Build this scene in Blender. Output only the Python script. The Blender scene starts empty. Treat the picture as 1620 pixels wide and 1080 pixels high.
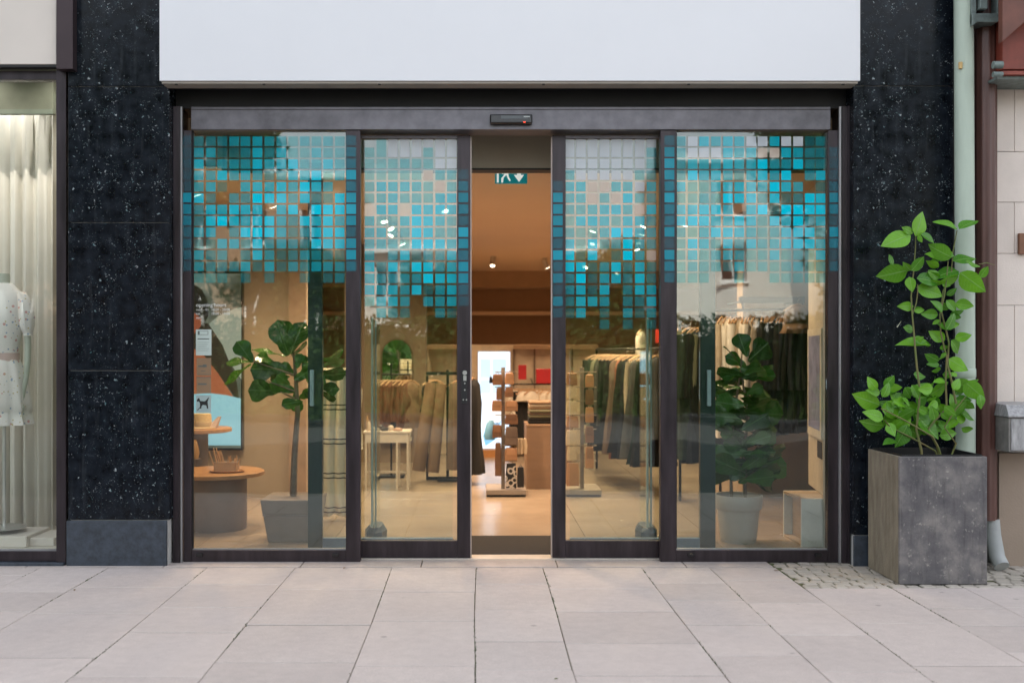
import bpy, bmesh, math, random
from mathutils import Vector, Matrix, noise as mnoise
R = math.radians
rnd = random.Random(11)
SC = bpy.context.scene
COL = SC.collection

# ---------------------------------------------------------------- camera, sky, sun, exposure
cam_d = bpy.data.cameras.new("camera")
cam = bpy.data.objects.new("camera", cam_d); COL.objects.link(cam); SC.camera = cam
EYE = 1.34
cam.location = (0, 0, EYE); cam.rotation_euler = (R(90), 0, 0)
cam_d.sensor_width = 36; cam_d.lens = 36
cam_d.shift_x = 55 / 1620; cam_d.shift_y = 15 / 1620
cam_d.clip_end = 600; cam_d.clip_start = 0.05
cam_d.dof.use_dof = True; cam_d.dof.focus_distance = 6.3; cam_d.dof.aperture_fstop = 1.8
W = bpy.data.worlds.new("World"); SC.world = W; W.use_nodes = True
wn = W.node_tree.nodes; wl = W.node_tree.links
bg = wn["Background"]
SUN_EL, SUN_AZ = R(50), R(20)
sky = wn.new("ShaderNodeTexSky"); sky.sky_type = 'NISHITA'; sky.sun_disc = False
sky.sun_elevation = SUN_EL; sky.sun_rotation = SUN_AZ; sky.dust_density = 3.5; sky.air_density = 1.2
hs = wn.new("ShaderNodeHueSaturation"); hs.inputs["Saturation"].default_value = 0.28
wl.new(sky.outputs[0], hs.inputs["Color"]); wl.new(hs.outputs[0], bg.inputs[0])
bg.inputs[1].default_value = 0.15
sd = bpy.data.lights.new("sun", 'SUN'); sun = bpy.data.objects.new("sun", sd); COL.objects.link(sun)
sd.energy = 3.6; sd.angle = R(0.5); sd.color = (1.0, 0.94, 0.85)
dirv = Vector((math.sin(SUN_AZ) * math.cos(SUN_EL), math.cos(SUN_AZ) * math.cos(SUN_EL), math.sin(SUN_EL)))
sun.rotation_euler = dirv.to_track_quat('Z', 'Y').to_euler(); sun.location = (0, -5, 12)
vs = SC.view_settings
vs.view_transform = 'Standard'; vs.look = 'None'; vs.gamma = 1; vs.use_curve_mapping = False
vs.exposure = 1.95
SC.cycles.use_denoising = True
SC.cycles.max_bounces = 10; SC.cycles.transparent_max_bounces = 24; SC.cycles.diffuse_bounces = 5
SC.cycles.glossy_bounces = 4; SC.cycles.sample_clamp_indirect = 6
SC.cycles.caustics_reflective = False; SC.cycles.caustics_refractive = False

# ---------------------------------------------------------------- helpers
def X(p, d): return (p - 755) * d / 1620.0
def Z(p, d): return EYE - (p - 555) * d / 1620.0

def worldloc(o):
    v = Vector((0, 0, 0))
    while o is not None:
        v += o.location; o = o.parent
    return v

def tag(o, label=None, cat=None, group=None, kind=None):
    if label: o['label'] = label
    if cat: o['category'] = cat
    if group: o['group'] = group
    if kind: o['kind'] = kind
    return o

def thing(name, label, cat, loc=(0, 0, 0), group=None):
    o = bpy.data.objects.new(name, None); COL.objects.link(o); o.location = loc
    o.empty_display_size = 0.1
    return tag(o, label, cat, group)

def structure(name, loc=(0, 0, 0)):
    o = bpy.data.objects.new(name, None); COL.objects.link(o); o.location = loc
    o['kind'] = 'structure'; return o

class MB:
    def __init__(s): s.v = []; s.f = []
    def add(s, vs_, fs):
        n = len(s.v); s.v += [tuple(v) for v in vs_]; s.f += [tuple(i + n for i in f) for f in fs]; return s
    def box(s, x0, x1, y0, y1, z0, z1):
        x0, x1 = sorted((x0, x1)); y0, y1 = sorted((y0, y1)); z0, z1 = sorted((z0, z1))
        return s.add([(x0, y0, z0), (x1, y0, z0), (x1, y1, z0), (x0, y1, z0), (x0, y0, z1), (x1, y0, z1), (x1, y1, z1), (x0, y1, z1)],
                     [(0, 3, 2, 1), (4, 5, 6, 7), (0, 1, 5, 4), (1, 2, 6, 5), (2, 3, 7, 6), (3, 0, 4, 7)])
    def slab(s, quad, z0, z1, c):
        # quad: four xy corners counter-clockwise; chamfered top
        cx = sum(q[0] for q in quad) / 4; cy = sum(q[1] for q in quad) / 4
        ins = []
        for q in quad:
            dx, dy = cx - q[0], cy - q[1]
            ins.append((q[0] + (c if dx > 0 else -c), q[1] + (c if dy > 0 else -c)))
        vv = [(q[0], q[1], z0) for q in quad] + [(q[0], q[1], z1 - c * .7) for q in quad] + [(q[0], q[1], z1) for q in ins]
        ff = [(8, 9, 10, 11)]
        for i in range(4):
            j = (i + 1) % 4
            ff += [(i, j, 4 + j, 4 + i), (4 + i, 4 + j, 8 + j, 8 + i)]
        return s.add(vv, ff)
    def prism(s, poly, y0, y1):
        # poly of (x,z), extruded along y
        n = len(poly)
        vv = [(p[0], y0, p[1]) for p in poly] + [(p[0], y1, p[1]) for p in poly]
        return s.add(vv, [tuple(range(n)), tuple(reversed(range(n, 2 * n)))] + [(i, i + n, (i + 1) % n + n, (i + 1) % n) for i in range(n)])
    def loft(s, rings, n=20, k=0, cap=True, seed=0.0):
        # ring: (cx,cy,cz,rx,ry,fold)
        vv = []; ff = []
        for (cx, cy, cz, rx, ry, fo) in rings:
            for i in range(n):
                a = 2 * math.pi * i / n
                m = 1 + fo * (math.sin(k * a + seed) + .5 * math.sin((k * 1.7 + 1) * a + seed * 2.3 + cz * 3))
                vv.append((cx + rx * m * math.cos(a), cy + ry * m * math.sin(a), cz))
        for r in range(len(rings) - 1):
            for i in range(n):
                j = (i + 1) % n
                ff.append((r * n + i, r * n + j, (r + 1) * n + j, (r + 1) * n + i))
        if cap:
            ff.append(tuple(reversed(range(n)))); ff.append(tuple(range((len(rings) - 1) * n, len(rings) * n)))
        return s.add(vv, ff)
    def lathe(s, cx, cy, prof, n=32, cap=True):
        return s.loft([(cx, cy, z, r, r, 0) for (r, z) in prof], n, 0, cap)
    def tube(s, pts, r, n=8):
        pts = [Vector(p) for p in pts]; rs = r if isinstance(r, (list, tuple)) else [r] * len(pts)
        vv = []; ff = []; up = None
        for i, p in enumerate(pts):
            d = (pts[min(i + 1, len(pts) - 1)] - pts[max(i - 1, 0)]).normalized()
            if up is None: up = Vector((0, 0, 1)) if abs(d.z) < .9 else Vector((1, 0, 0))
            a = d.cross(up).normalized(); b = d.cross(a).normalized(); up = -b if False else up
            for j in range(n):
                t = 2 * math.pi * j / n
                vv.append(p + (a * math.cos(t) + b * math.sin(t)) * rs[i])
        for i in range(len(pts) - 1):
            for j in range(n):
                k = (j + 1) % n
                ff.append((i * n + j, i * n + k, (i + 1) * n + k, (i + 1) * n + j))
        ff.append(tuple(reversed(range(n)))); ff.append(tuple(range((len(pts) - 1) * n, len(pts) * n)))
        return s.add(vv, ff)
    def build(s, name, mat, parent=None, smooth=False, bevel=0, local=False, seg=2, label=None):
        off = Vector((0, 0, 0)) if (local or parent is None) else worldloc(parent)
        me = bpy.data.meshes.new(name)
        me.from_pydata([(v[0] - off.x, v[1] - off.y, v[2] - off.z) for v in s.v], [], s.f)
        bm = bmesh.new(); bm.from_mesh(me); bmesh.ops.recalc_face_normals(bm, faces=bm.faces); bm.to_mesh(me); bm.free()
        if smooth: me.shade_smooth()
        me.materials.append(mat)
        o = bpy.data.objects.new(name, me); COL.objects.link(o); o.parent = parent
        if bevel:
            m = o.modifiers.new("bevel", 'BEVEL'); m.width = bevel; m.segments = seg; m.limit_method = 'ANGLE'; m.angle_limit = R(40)
        if smooth and not bevel:
            try: me.set_sharp_from_angle(angle=R(50))
            except Exception: pass
        if label: o['label'] = label
        return o

def Bx(*a): return MB().box(*a)

def kids(o): return [c for c in bpy.data.objects if c.parent == o]
def copy_tree(root, loc=None, rz=None, label=None, scale=None):
    chmap = {}
    def rec(o, par):
        c = o.copy(); COL.objects.link(c); c.parent = par
        for ch in CH.get(o.name, ()): rec(bpy.data.objects[ch], c)
        return c
    CH = {}
    for o in COL.objects:
        if o.parent: CH.setdefault(o.parent.name, []).append(o.name)
    r = rec(root, None)
    if loc is not None: r.location = loc
    if rz is not None: r.rotation_euler = (0, 0, rz)
    if scale is not None: r.scale = scale
    if label: r['label'] = label
    return r

# ---------------------------------------------------------------- materials
def newmat(name):
    m = bpy.data.materials.new(name); m.use_nodes = True
    return m, m.node_tree.nodes, m.node_tree.links, m.node_tree.nodes["Principled BSDF"]
MC = {}
def pm(name, col, rough=.5, metal=0., var=.12, scale=6, bump=0., bscale=80, col2=None, rvar=0., spec=.5, stretch=None, orand=0., sheen=0., trans=0.):
    if name in MC: return MC[name]
    m, n, l, p = newmat(name)
    tc = n.new("ShaderNodeTexCoord"); src = tc.outputs["Object"]
    if stretch:
        mp = n.new("ShaderNodeMapping"); mp.inputs["Scale"].default_value = stretch; l.new(src, mp.inputs[0]); srcs = mp.outputs[0]
    else: srcs = src
    nz = n.new("ShaderNodeTexNoise"); nz.inputs["Scale"].default_value = scale; nz.inputs["Detail"].default_value = 6; nz.inputs["Roughness"].default_value = .6
    l.new(srcs, nz.inputs["Vector"])
    cr = n.new("ShaderNodeValToRGB"); cr.color_ramp.elements[0].position = .32; cr.color_ramp.elements[1].position = .68
    c2 = col2 or tuple(min(1, c * (1 + var)) for c in col); c1 = col if col2 else tuple(c * (1 - var) for c in col)
    cr.color_ramp.elements[0].color = (*c1, 1); cr.color_ramp.elements[1].color = (*c2, 1)
    l.new(nz.outputs[0], cr.inputs[0]); out = cr.outputs[0]
    if orand:
        oi = n.new("ShaderNodeObjectInfo"); mr = n.new("ShaderNodeMapRange"); mr.inputs[3].default_value = 1 - orand; mr.inputs[4].default_value = 1 + orand
        l.new(oi.outputs["Random"], mr.inputs[0]); mx = n.new("ShaderNodeVectorMath"); mx.operation = 'SCALE'
        l.new(out, mx.inputs[0]); l.new(mr.outputs[0], mx.inputs["Scale"]); out = mx.outputs[0]
    l.new(out, p.inputs["Base Color"])
    p.inputs["Roughness"].default_value = rough; p.inputs["Metallic"].default_value = metal
    p.inputs["Specular IOR Level"].default_value = spec
    if rvar:
        mr = n.new("ShaderNodeMapRange"); mr.inputs[3].default_value = rough - rvar; mr.inputs[4].default_value = rough + rvar
        l.new(nz.outputs[0], mr.inputs[0]); l.new(mr.outputs[0], p.inputs["Roughness"])
    if bump:
        nb = n.new("ShaderNodeTexNoise"); nb.inputs["Scale"].default_value = bscale; nb.inputs["Detail"].default_value = 4
        l.new(src, nb.inputs["Vector"]); b = n.new("ShaderNodeBump"); b.inputs["Strength"].default_value = bump; b.inputs["Distance"].default_value = .01
        l.new(nb.outputs[0], b.inputs["Height"]); l.new(b.outputs[0], p.inputs["Normal"])
    if sheen: p.inputs["Sheen Weight"].default_value = sheen
    if trans:
        t = n.new("ShaderNodeBsdfTranslucent"); l.new(out, t.inputs[0]); mxs = n.new("ShaderNodeMixShader"); mxs.inputs[0].default_value = trans
        l.new(p.outputs[0], mxs.inputs[1]); l.new(t.outputs[0], mxs.inputs[2]); l.new(mxs.outputs[0], n["Material Output"].inputs[0])
    MC[name] = m; return m

def granite():
    m, n, l, p = newmat("black_granite")
    tc = n.new("ShaderNodeTexCoord"); o = tc.outputs["Object"]
    def noise(sc, det=4, st=None):
        t = n.new("ShaderNodeTexNoise"); t.inputs["Scale"].default_value = sc; t.inputs["Detail"].default_value = det
        if st:
            mp = n.new("ShaderNodeMapping"); mp.inputs["Scale"].default_value = st; l.new(o, mp.inputs[0]); l.new(mp.outputs[0], t.inputs[0])
        else: l.new(o, t.inputs[0])
        return t.outputs[0]
    def math_(op, a, b):
        t = n.new("ShaderNodeMath"); t.operation = op
        for i, q in enumerate((a, b)):
            if isinstance(q, (int, float)): t.inputs[i].default_value = q
            else: l.new(q, t.inputs[i])
        return t.outputs[0]
    def step(v, a, b):
        t = n.new("ShaderNodeMapRange"); t.inputs[1].default_value = a; t.inputs[2].default_value = b; l.new(v, t.inputs[0]); return t.outputs[0]
    # distorted coords for irregular flecks
    dn = n.new("ShaderNodeTexNoise"); dn.inputs["Scale"].default_value = 60; l.new(o, dn.inputs[0])
    vm = n.new("ShaderNodeVectorMath"); vm.operation = 'MULTIPLY_ADD'; l.new(dn.outputs[1], vm.inputs[0]); vm.inputs[1].default_value = (.034, .034, .034); l.new(o, vm.inputs[2])
    def flecks(sc, size, keep):
        v = n.new("ShaderNodeTexVoronoi"); v.inputs["Scale"].default_value = sc; l.new(vm.outputs[0], v.inputs["Vector"])
        sp = n.new("ShaderNodeSeparateColor"); l.new(v.outputs["Color"], sp.inputs[0])
        sz = math_('MULTIPLY', sp.outputs[1], size)
        inside = step(math_('SUBTRACT', v.outputs["Distance"], sz), .06, -.06)
        return math_('MULTIPLY', inside, math_('GREATER_THAN', sp.outputs[0], keep)), sp.outputs[2]
    f1, c1 = flecks(95, .38, .70); f2, c2 = flecks(30, .34, .88); f3, c3 = flecks(150, .45, .55)
    mask = step(noise(4.5, 4), .43, .60)
    f1 = math_('MULTIPLY', f1, math_('ADD', math_('MULTIPLY', mask, .8), .06)); f3 = math_('MULTIPLY', f3, math_('MULTIPLY', step(noise(9, 2), .45, .7), .24))
    f = math_('MAXIMUM', math_('MAXIMUM', math_('MULTIPLY', f1, .8), math_('MULTIPLY', f2, .75)), f3)
    cm = n.new("ShaderNodeMixRGB"); cm.inputs[1].default_value = (.09, .20, .22, 1); cm.inputs[2].default_value = (.50, .52, .54, 1); l.new(c1, cm.inputs[0])
    bn = step(noise(14, 6), .35, .75)
    cb = n.new("ShaderNodeMixRGB"); cb.inputs[1].default_value = (.0030, .0042, .0065, 1); cb.inputs[2].default_value = (.012, .017, .025, 1); l.new(bn, cb.inputs[0])
    mx = n.new("ShaderNodeMixRGB"); l.new(f, mx.inputs[0]); l.new(cb.outputs[0], mx.inputs[1]); l.new(cm.outputs[0], mx.inputs[2])
    # rain streaks and dust films
    sk = step(noise(5, 5, (5, 5, .55)), .56, .8)
    md = n.new("ShaderNodeMixRGB"); l.new(math_('MULTIPLY', sk, .06), md.inputs[0]); l.new(mx.outputs[0], md.inputs[1]); md.inputs[2].default_value = (.30, .33, .36, 1)
    l.new(md.outputs[0], p.inputs["Base Color"])
    l.new(math_('ADD', math_('MULTIPLY', bn, .14), .16), p.inputs["Roughness"]); p.inputs["Specular IOR Level"].default_value = .20
    return m

def glassmat(name, tint, base, edge=.75):
    m, n, l, p = newmat(name); n.remove(p)
    t = n.new("ShaderNodeBsdfTransparent"); t.inputs[0].default_value = (*tint, 1)
    g = n.new("ShaderNodeBsdfGlossy"); g.inputs["Roughness"].default_value = 0.004; g.inputs[0].default_value = (.95, 1, 1, 1)
    lw = n.new("ShaderNodeLayerWeight"); lw.inputs[0].default_value = .5
    pw = n.new("ShaderNodeMath"); pw.operation = 'POWER'; pw.inputs[1].default_value = 4.5; l.new(lw.outputs["Facing"], pw.inputs[0])
    ma = n.new("ShaderNodeMath"); ma.operation = 'MULTIPLY_ADD'; ma.inputs[1].default_value = edge; ma.inputs[2].default_value = base; l.new(pw.outputs[0], ma.inputs[0])
    # slight roller-wave distortion
    tc = n.new("ShaderNodeTexCoord"); nz = n.new("ShaderNodeTexNoise"); nz.inputs["Scale"].default_value = 1.6; nz.inputs["Detail"].default_value = 1
    l.new(tc.outputs["Object"], nz.inputs[0]); b = n.new("ShaderNodeBump"); b.inputs["Strength"].default_value = .06; b.inputs["Distance"].default_value = .05
    l.new(nz.outputs[0], b.inputs["Height"]); l.new(b.outputs[0], g.inputs["Normal"])
    mx = n.new("ShaderNodeMixShader"); l.new(ma.outputs[0], mx.inputs[0]); l.new(t.outputs[0], mx.inputs[1]); l.new(g.outputs[0], mx.inputs[2])
    l.new(mx.outputs[0], n["Material Output"].inputs[0]); return m

def filmmat(name, col, alpha, glow=.25, tint=None):
    m, n, l, p = newmat(name)
    p.inputs["Base Color"].default_value = (*col, 1); p.inputs["Roughness"].default_value = .28
    tr = n.new("ShaderNodeBsdfTransparent")
    if tint: tr.inputs[0].default_value = (*tint, 1)
    tl = n.new("ShaderNodeBsdfTranslucent"); tl.inputs[0].default_value = (*col, 1)
    m1 = n.new("ShaderNodeMixShader"); m1.inputs[0].default_value = glow; l.new(p.outputs[0], m1.inputs[1]); l.new(tl.outputs[0], m1.inputs[2])
    m2 = n.new("ShaderNodeMixShader"); m2.inputs[0].default_value = alpha; l.new(tr.outputs[0], m2.inputs[1]); l.new(m1.outputs[0], m2.inputs[2])
    if tint:
        g = n.new("ShaderNodeBsdfGlossy"); g.inputs["Roughness"].default_value = .02
        lw = n.new("ShaderNodeLayerWeight"); lw.inputs[0].default_value = .5
        pw = n.new("ShaderNodeMath"); pw.operation = 'POWER'; pw.inputs[1].default_value = 4.5; l.new(lw.outputs["Facing"], pw.inputs[0])
        ma = n.new("ShaderNodeMath"); ma.operation = 'MULTIPLY_ADD'; ma.inputs[1].default_value = .7; ma.inputs[2].default_value = .045; l.new(pw.outputs[0], ma.inputs[0])
        m3 = n.new("ShaderNodeMixShader"); l.new(ma.outputs[0], m3.inputs[0]); l.new(m2.outputs[0], m3.inputs[1]); l.new(g.outputs[0], m3.inputs[2]); m2 = m3
        p.inputs["Specular IOR Level"].default_value = 0
    l.new(m2.outputs[0], n["Material Output"].inputs[0]); return m

def emit(name, col, s):
    m, n, l, p = newmat(name); p.inputs["Base Color"].default_value = (*col, 1)
    p.inputs["Emission Color"].default_value = (*col, 1); p.inputs["Emission Strength"].default_value = s; return m

def pavemat(name, c1, c2, mottled=1.0):
    m, n, l, p = newmat(name)
    geo = n.new("ShaderNodeNewGeometry"); o = geo.outputs["Position"]
    def nz(sc, d=5):
        t = n.new("ShaderNodeTexNoise"); t.inputs["Scale"].default_value = sc; t.inputs["Detail"].default_value = d; t.inputs["Roughness"].default_value = .65; l.new(o, t.inputs[0]); return t.outputs[0]
    a = n.new("ShaderNodeMixRGB"); a.inputs[1].default_value = (*c1, 1); a.inputs[2].default_value = (*c2, 1)
    r = n.new("ShaderNodeMapRange"); r.inputs[1].default_value = .3; r.inputs[2].default_value = .7; l.new(nz(2.2), r.inputs[0]); l.new(r.outputs[0], a.inputs[0])
    fine = n.new("ShaderNodeMapRange"); fine.inputs[1].default_value = .25; fine.inputs[2].default_value = .75; fine.inputs[3].default_value = .80; fine.inputs[4].default_value = 1.16; l.new(nz(230, 3), fine.inputs[0])
    med = n.new("ShaderNodeMapRange"); med.inputs[1].default_value = .25; med.inputs[2].default_value = .75; med.inputs[3].default_value = .91; med.inputs[4].default_value = 1.06; l.new(nz(17, 6), med.inputs[0])
    oi = n.new("ShaderNodeObjectInfo"); orr = n.new("ShaderNodeMapRange"); orr.inputs[3].default_value = .92; orr.inputs[4].default_value = 1.06; l.new(oi.outputs["Random"], orr.inputs[0])
    q = n.new("ShaderNodeMath"); q.operation = 'MULTIPLY'; l.new(fine.outputs[0], q.inputs[0]); l.new(med.outputs[0], q.inputs[1])
    q2 = n.new("ShaderNodeMath"); q2.operation = 'MULTIPLY'; l.new(q.outputs[0], q2.inputs[0]); l.new(orr.outputs[0], q2.inputs[1])
    # gum spots and small stains
    v = n.new("ShaderNodeTexVoronoi"); v.inputs["Scale"].default_value = 3.1; l.new(o, v.inputs["Vector"])
    sp = n.new("ShaderNodeMapRange"); sp.inputs[1].default_value = .035; sp.inputs[2].default_value = .06; sp.inputs[3].default_value = .68; sp.inputs[4].default_value = 1; l.new(v.outputs["Distance"], sp.inputs[0])
    q3 = n.new("ShaderNodeMath"); q3.operation = 'MULTIPLY'; l.new(q2.outputs[0], q3.inputs[0]); l.new(sp.outputs[0], q3.inputs[1])
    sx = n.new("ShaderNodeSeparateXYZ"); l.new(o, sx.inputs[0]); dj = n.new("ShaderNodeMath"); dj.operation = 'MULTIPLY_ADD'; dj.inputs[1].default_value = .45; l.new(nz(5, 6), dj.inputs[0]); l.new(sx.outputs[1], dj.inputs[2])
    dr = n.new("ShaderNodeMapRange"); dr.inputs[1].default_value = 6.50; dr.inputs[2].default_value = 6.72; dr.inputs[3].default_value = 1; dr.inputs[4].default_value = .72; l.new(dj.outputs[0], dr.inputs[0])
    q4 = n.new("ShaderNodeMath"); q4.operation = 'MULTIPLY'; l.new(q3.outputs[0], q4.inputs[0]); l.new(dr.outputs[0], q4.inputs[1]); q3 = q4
    s = n.new("ShaderNodeVectorMath"); s.operation = 'SCALE'; l.new(a.outputs[0], s.inputs[0]); l.new(q3.outputs[0], s.inputs["Scale"])
    l.new(s.outputs[0], p.inputs["Base Color"]); p.inputs["Roughness"].default_value = .82; p.inputs["Specular IOR Level"].default_value = .3
    b = n.new("ShaderNodeBump"); b.inputs["Strength"].default_value = .25; b.inputs["Distance"].default_value = .004; l.new(nz(180, 3), b.inputs["Height"]); l.new(b.outputs[0], p.inputs["Normal"])
    return m

GRAN = granite()
PLINTH = pm("plinth_granite", (.035, .045, .06), .5, var=.35, scale=25, bump=.1, bscale=150, rvar=.08)
JOINTG = pm("granite_joint", (.42, .42, .41), .8)
SIGNW = pm("white_sign_enamel", (.745, .755, .785), .35, var=.015, scale=1.2)
SIGNEDGE = pm("sign_edge_trim", (.33, .29, .25), .6, var=.1)
FRAME = pm("dark_anodised_frame", (.033, .025, .030), .34, metal=.35, var=.45, scale=5, rvar=.08, stretch=(3, 3, .4))
HEADM = pm("dark_anodised_header", (.135, .13, .147), .33, metal=.35, var=.3, scale=7, rvar=.08)
BLACK = pm("matt_black", (.008, .008, .009), .6)
BLACKG = pm("gloss_black_plastic", (.01, .01, .012), .2)
SEAL = pm("pale_aluminium_seal", (.35, .35, .36), .4, metal=.6)
GLASS = glassmat("door_glass", (.925, .955, .935), .075)
GLASSW = glassmat("display_window_glass", (.955, .975, .96), .04)
GLASSI = glassmat("inner_leaf_glass", (.93, .975, .965), .015)
CREAM = pm("cream_panel", (.66, .60, .54), .5, var=.03, scale=2)
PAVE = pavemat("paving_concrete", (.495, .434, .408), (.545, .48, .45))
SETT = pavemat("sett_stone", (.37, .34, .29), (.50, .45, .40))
GROUT = pm("joint_sand_moss", (.105, .088, .060), .95, col2=(.080, .105, .030), scale=9)
ROADM = pm("asphalt", (.05, .05, .052), .85, var=.25, scale=30, bump=.4, bscale=200)
# ================================================================ GROUND
YF = 6.40
pav = structure("pavement")
MB().box(-9, 9, 3.60, 6.60, -.2, -.008).build("joint_bed", GROUT, pav)
cols = [-4.95, -4.38, -3.82, -3.25, -2.70, -2.29, -1.67, -1.13, -.525, -.01, .405, 1.02, 1.435, 1.85, 2.35, 2.755, 3.30, 3.85, 4.4]
joints = {4: [936], 5: [928, 970, 1040], 6: [924, 960, 1000, 1071], 7: [932, 988, 1047], 8: [936, 982, 1053], 9: [923, 964, 1014, 1059],
          10: [931, 967, 1017, 1068], 11: [922, 949, 988, 1037], 12: [917, 953, 1004, 1062], 13: [985, 1053], 14: [962, 989, 1031]}
def jx(x, y):   # the joints wander a little
    return x + .004 * math.sin(y * 2.1 + x * 5)
for c in range(len(cols) - 1):
    ytop = 6.345 if cols[c] < 1.84 else 5.80
    ys = [ytop]
    for p in joints.get(c, []):
        y = 2171 / (p - 555)
        if y < ytop - .12: ys.append(y)
    if c not in joints: ys.append(ys[-1] - rnd.uniform(.2, .6))
    while ys[-1] > 3.62: ys.append(max(3.605, ys[-1] - rnd.choice((.42, .5, .56, .62))))
    ys = [q for q in ys if q >= 3.6]
    if len(ys) > 2 and ys[-2] - ys[-1] < .12: ys.pop(-2)
    for i in range(len(ys) - 1):
        y1, y0 = ys[i], ys[i + 1]
        x0, x1 = cols[c], cols[c + 1]; g = .0020; gy = .0052 if rnd.random() < .6 else .003
        z = rnd.uniform(-.0015, .0015); j = lambda: rnd.uniform(-.0012, .0012)
        if c == 13 and i == 0: pass
        q = [(jx(x0, y0) + g + j(), y0 + gy + j()), (jx(x1, y0) - g + j(), y0 + gy + j()), (jx(x1, y1) - g + j(), y1 - gy + j()), (jx(x0, y1) + g + j(), y1 - gy + j())]
        # two-piece long sides so that the wandering joint stays even
        MB().slab(q, -.05, z, .003).build("slab", PAVE, pav)
# plain paving away from the frame (behind the camera)
for sx in (-1, 1):
    x0, x1 = (-9, cols[0] - .006) if sx < 0 else (cols[-1] + .006, 9)
    MB().box(x0, x1, 3.605, 6.345, -.03, -.002).build("paving_field", PAVE, pav)
# threshold stones in front of the doors
xs = [-4.95, -3.9, -2.8, -1.95, -1.1, -.35, .5, 1.3, 1.84]
for i in range(len(xs) - 1):
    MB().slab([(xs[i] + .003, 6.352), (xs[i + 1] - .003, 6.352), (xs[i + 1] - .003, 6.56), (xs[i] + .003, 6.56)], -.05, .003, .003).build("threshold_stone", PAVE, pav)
# small setts around the planter
setts = structure("sett_strip")
MB().box(1.85, 4.4, 5.80, 6.56, -.025, -.016).build("sett_bed", pm("sett_joint", (.075, .066, .048), .95, var=.4, scale=20), setts)
y = 5.808; row = 0
while y < 6.52:
    h = rnd.uniform(.062, .078); x = 1.858 + (row % 2) * .035 * rnd.random()
    while x < 4.0:
        w = rnd.uniform(.07, .105); g = .004 + rnd.random() * .002
        if not (2.52 < x < 2.95 and 5.93 < y < 6.3):
            j = lambda: rnd.uniform(-.004, .004)
            dz = rnd.uniform(-.004, .003)
            MB().slab([(x + g + j(), y + g + j()), (x + w - g + j(), y + g + j()), (x + w - g + j(), y + h - g + j()), (x + g + j(), y + h - g + j())], -.02, dz, .006).build("sett", SETT, setts)
        x += w
    y += h; row += 1
# moss tufts in the joints
mm = MB()
for k in range(1500):
    c = rnd.randrange(4, 17); yy = rnd.uniform(4.0, 6.3)
    if math.sin(yy * 3.1 + cols[c] * 7) + rnd.random() < .75: continue
    x = jx(cols[c], yy) + rnd.uniform(-.004, .004)
    for q in range(3):
        a = rnd.random() * 6.28; s = rnd.uniform(.0035, .009)
        xx, y2 = x + rnd.uniform(-.004, .004), yy + rnd.uniform(-.02, .02)
        mm.add([(xx - s * math.cos(a), y2 - s * math.sin(a), -.012), (xx + s * math.cos(a), y2 + s * math.sin(a), -.012), (xx + s * .3, y2, rnd.uniform(-.003, .006))], [(0, 1, 2)])
MOSS = pm("moss", (.05, .085, .015), .9, var=.4, scale=40)
mo = mm.build("moss", MOSS); tag(mo, "green moss growing in the joints of the paving slabs", "moss", kind="stuff")
# street behind the camera (seen only as reflections)
rd = Bx(-60, 60, -40, 3.45, -.3, -.12).build("road", ROADM); rd['kind'] = 'structure'
kb = Bx(-60, 60, 3.4501, 3.599, -.25, .0).build("kerb", SETT); kb['kind'] = 'structure'
kb = Bx(-60, 60, -19.5, -11.5, -.1195, .0).build("far_pavement", PAVE); kb['kind'] = 'structure'
kb = Bx(-9.001, -60, 3.60, 30, -.3, -.01).build("ground_left", PAVE); kb['kind'] = 'structure'
kb = Bx(9.001, 60, 3.60, 30, -.3, -.01).build("ground_right", PAVE); kb['kind'] = 'structure'
kb = Bx(-300, 300, -300, 300, -.6, -.35).build("ground", ROADM); kb['kind'] = 'structure'

# ================================================================ FACADE STONE
def column(label, x0, x1, zs, plz, y=YF):
    t = thing("granite_pillar", label, "pillar", ((x0 + x1) / 2, y, 0), "black granite pillars of the shopfront")
    Bx(x0 + .012, x1 - .012, y + .012, y + .60, -.02, zs[-1]).build("pillar_core", JOINTG, t)
    for a, b in zip(zs[:-1], zs[1:]):
        Bx(x0, x1, y, y + .03, a + .0024, b - .0024).build("granite_panel", GRAN, t, bevel=.0015)
        for xa, xb in ((x0, x0 + .0115), (x1 - .0115, x1)):
            Bx(xa, xb, y + .0305, y + .32, a + .002, b - .002).build("side_panel", GRAN, t)
    Bx(x0 - .004, x1 - .012, y - .022, y - .0005, -.02, plz).build("plinth_block", PLINTH, t, bevel=.004)
    return t
column("speckled black granite pillar between the display window and the glass doors", X(108, YF), X(268, YF),
       [.285, Z(586, YF), Z(352, YF), Z(137, YF), 4.3], .283)
c2 = column("speckled black granite pillar behind the tall planted pot", 2.352, X(1508, YF), [.19, Z(136, YF), 4.3], .188)
# left pillar carries flat lintel wall, whole storey above
w = Bx(-30, 30.0, 6.62, 18.0, 4.31, 13).build("upper_facade", CREAM); tag(w, "pale upper wall of the building above the shopfront", "wall")
lw_ = thing("lintel_wall", "black lintel wall behind the white sign above the glass doors", "wall", (0, 6.5, 2.9))
Bx(X(268, YF) + .001, 2.351, 6.53, 6.80, 2.885, 4.30).build("lintel_panel", BLACK, lw_)
Bx(X(268, YF) + .001, 2.351, 6.405, 6.529, 3.005, 3.02).build("soffit_board", BLACK, lw_)
bl = Bx(-30, -4.76, 6.62, 18, -.1, 4.309).build("left_building", CREAM); tag(bl, "pale ground floor of the same building beyond the left edge", "building")
bl = Bx(7.51, 30, 6.62, 18, -.1, 4.309).build("right_building", CREAM); tag(bl, "pale neighbouring building beyond the right edge", "building")
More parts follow.
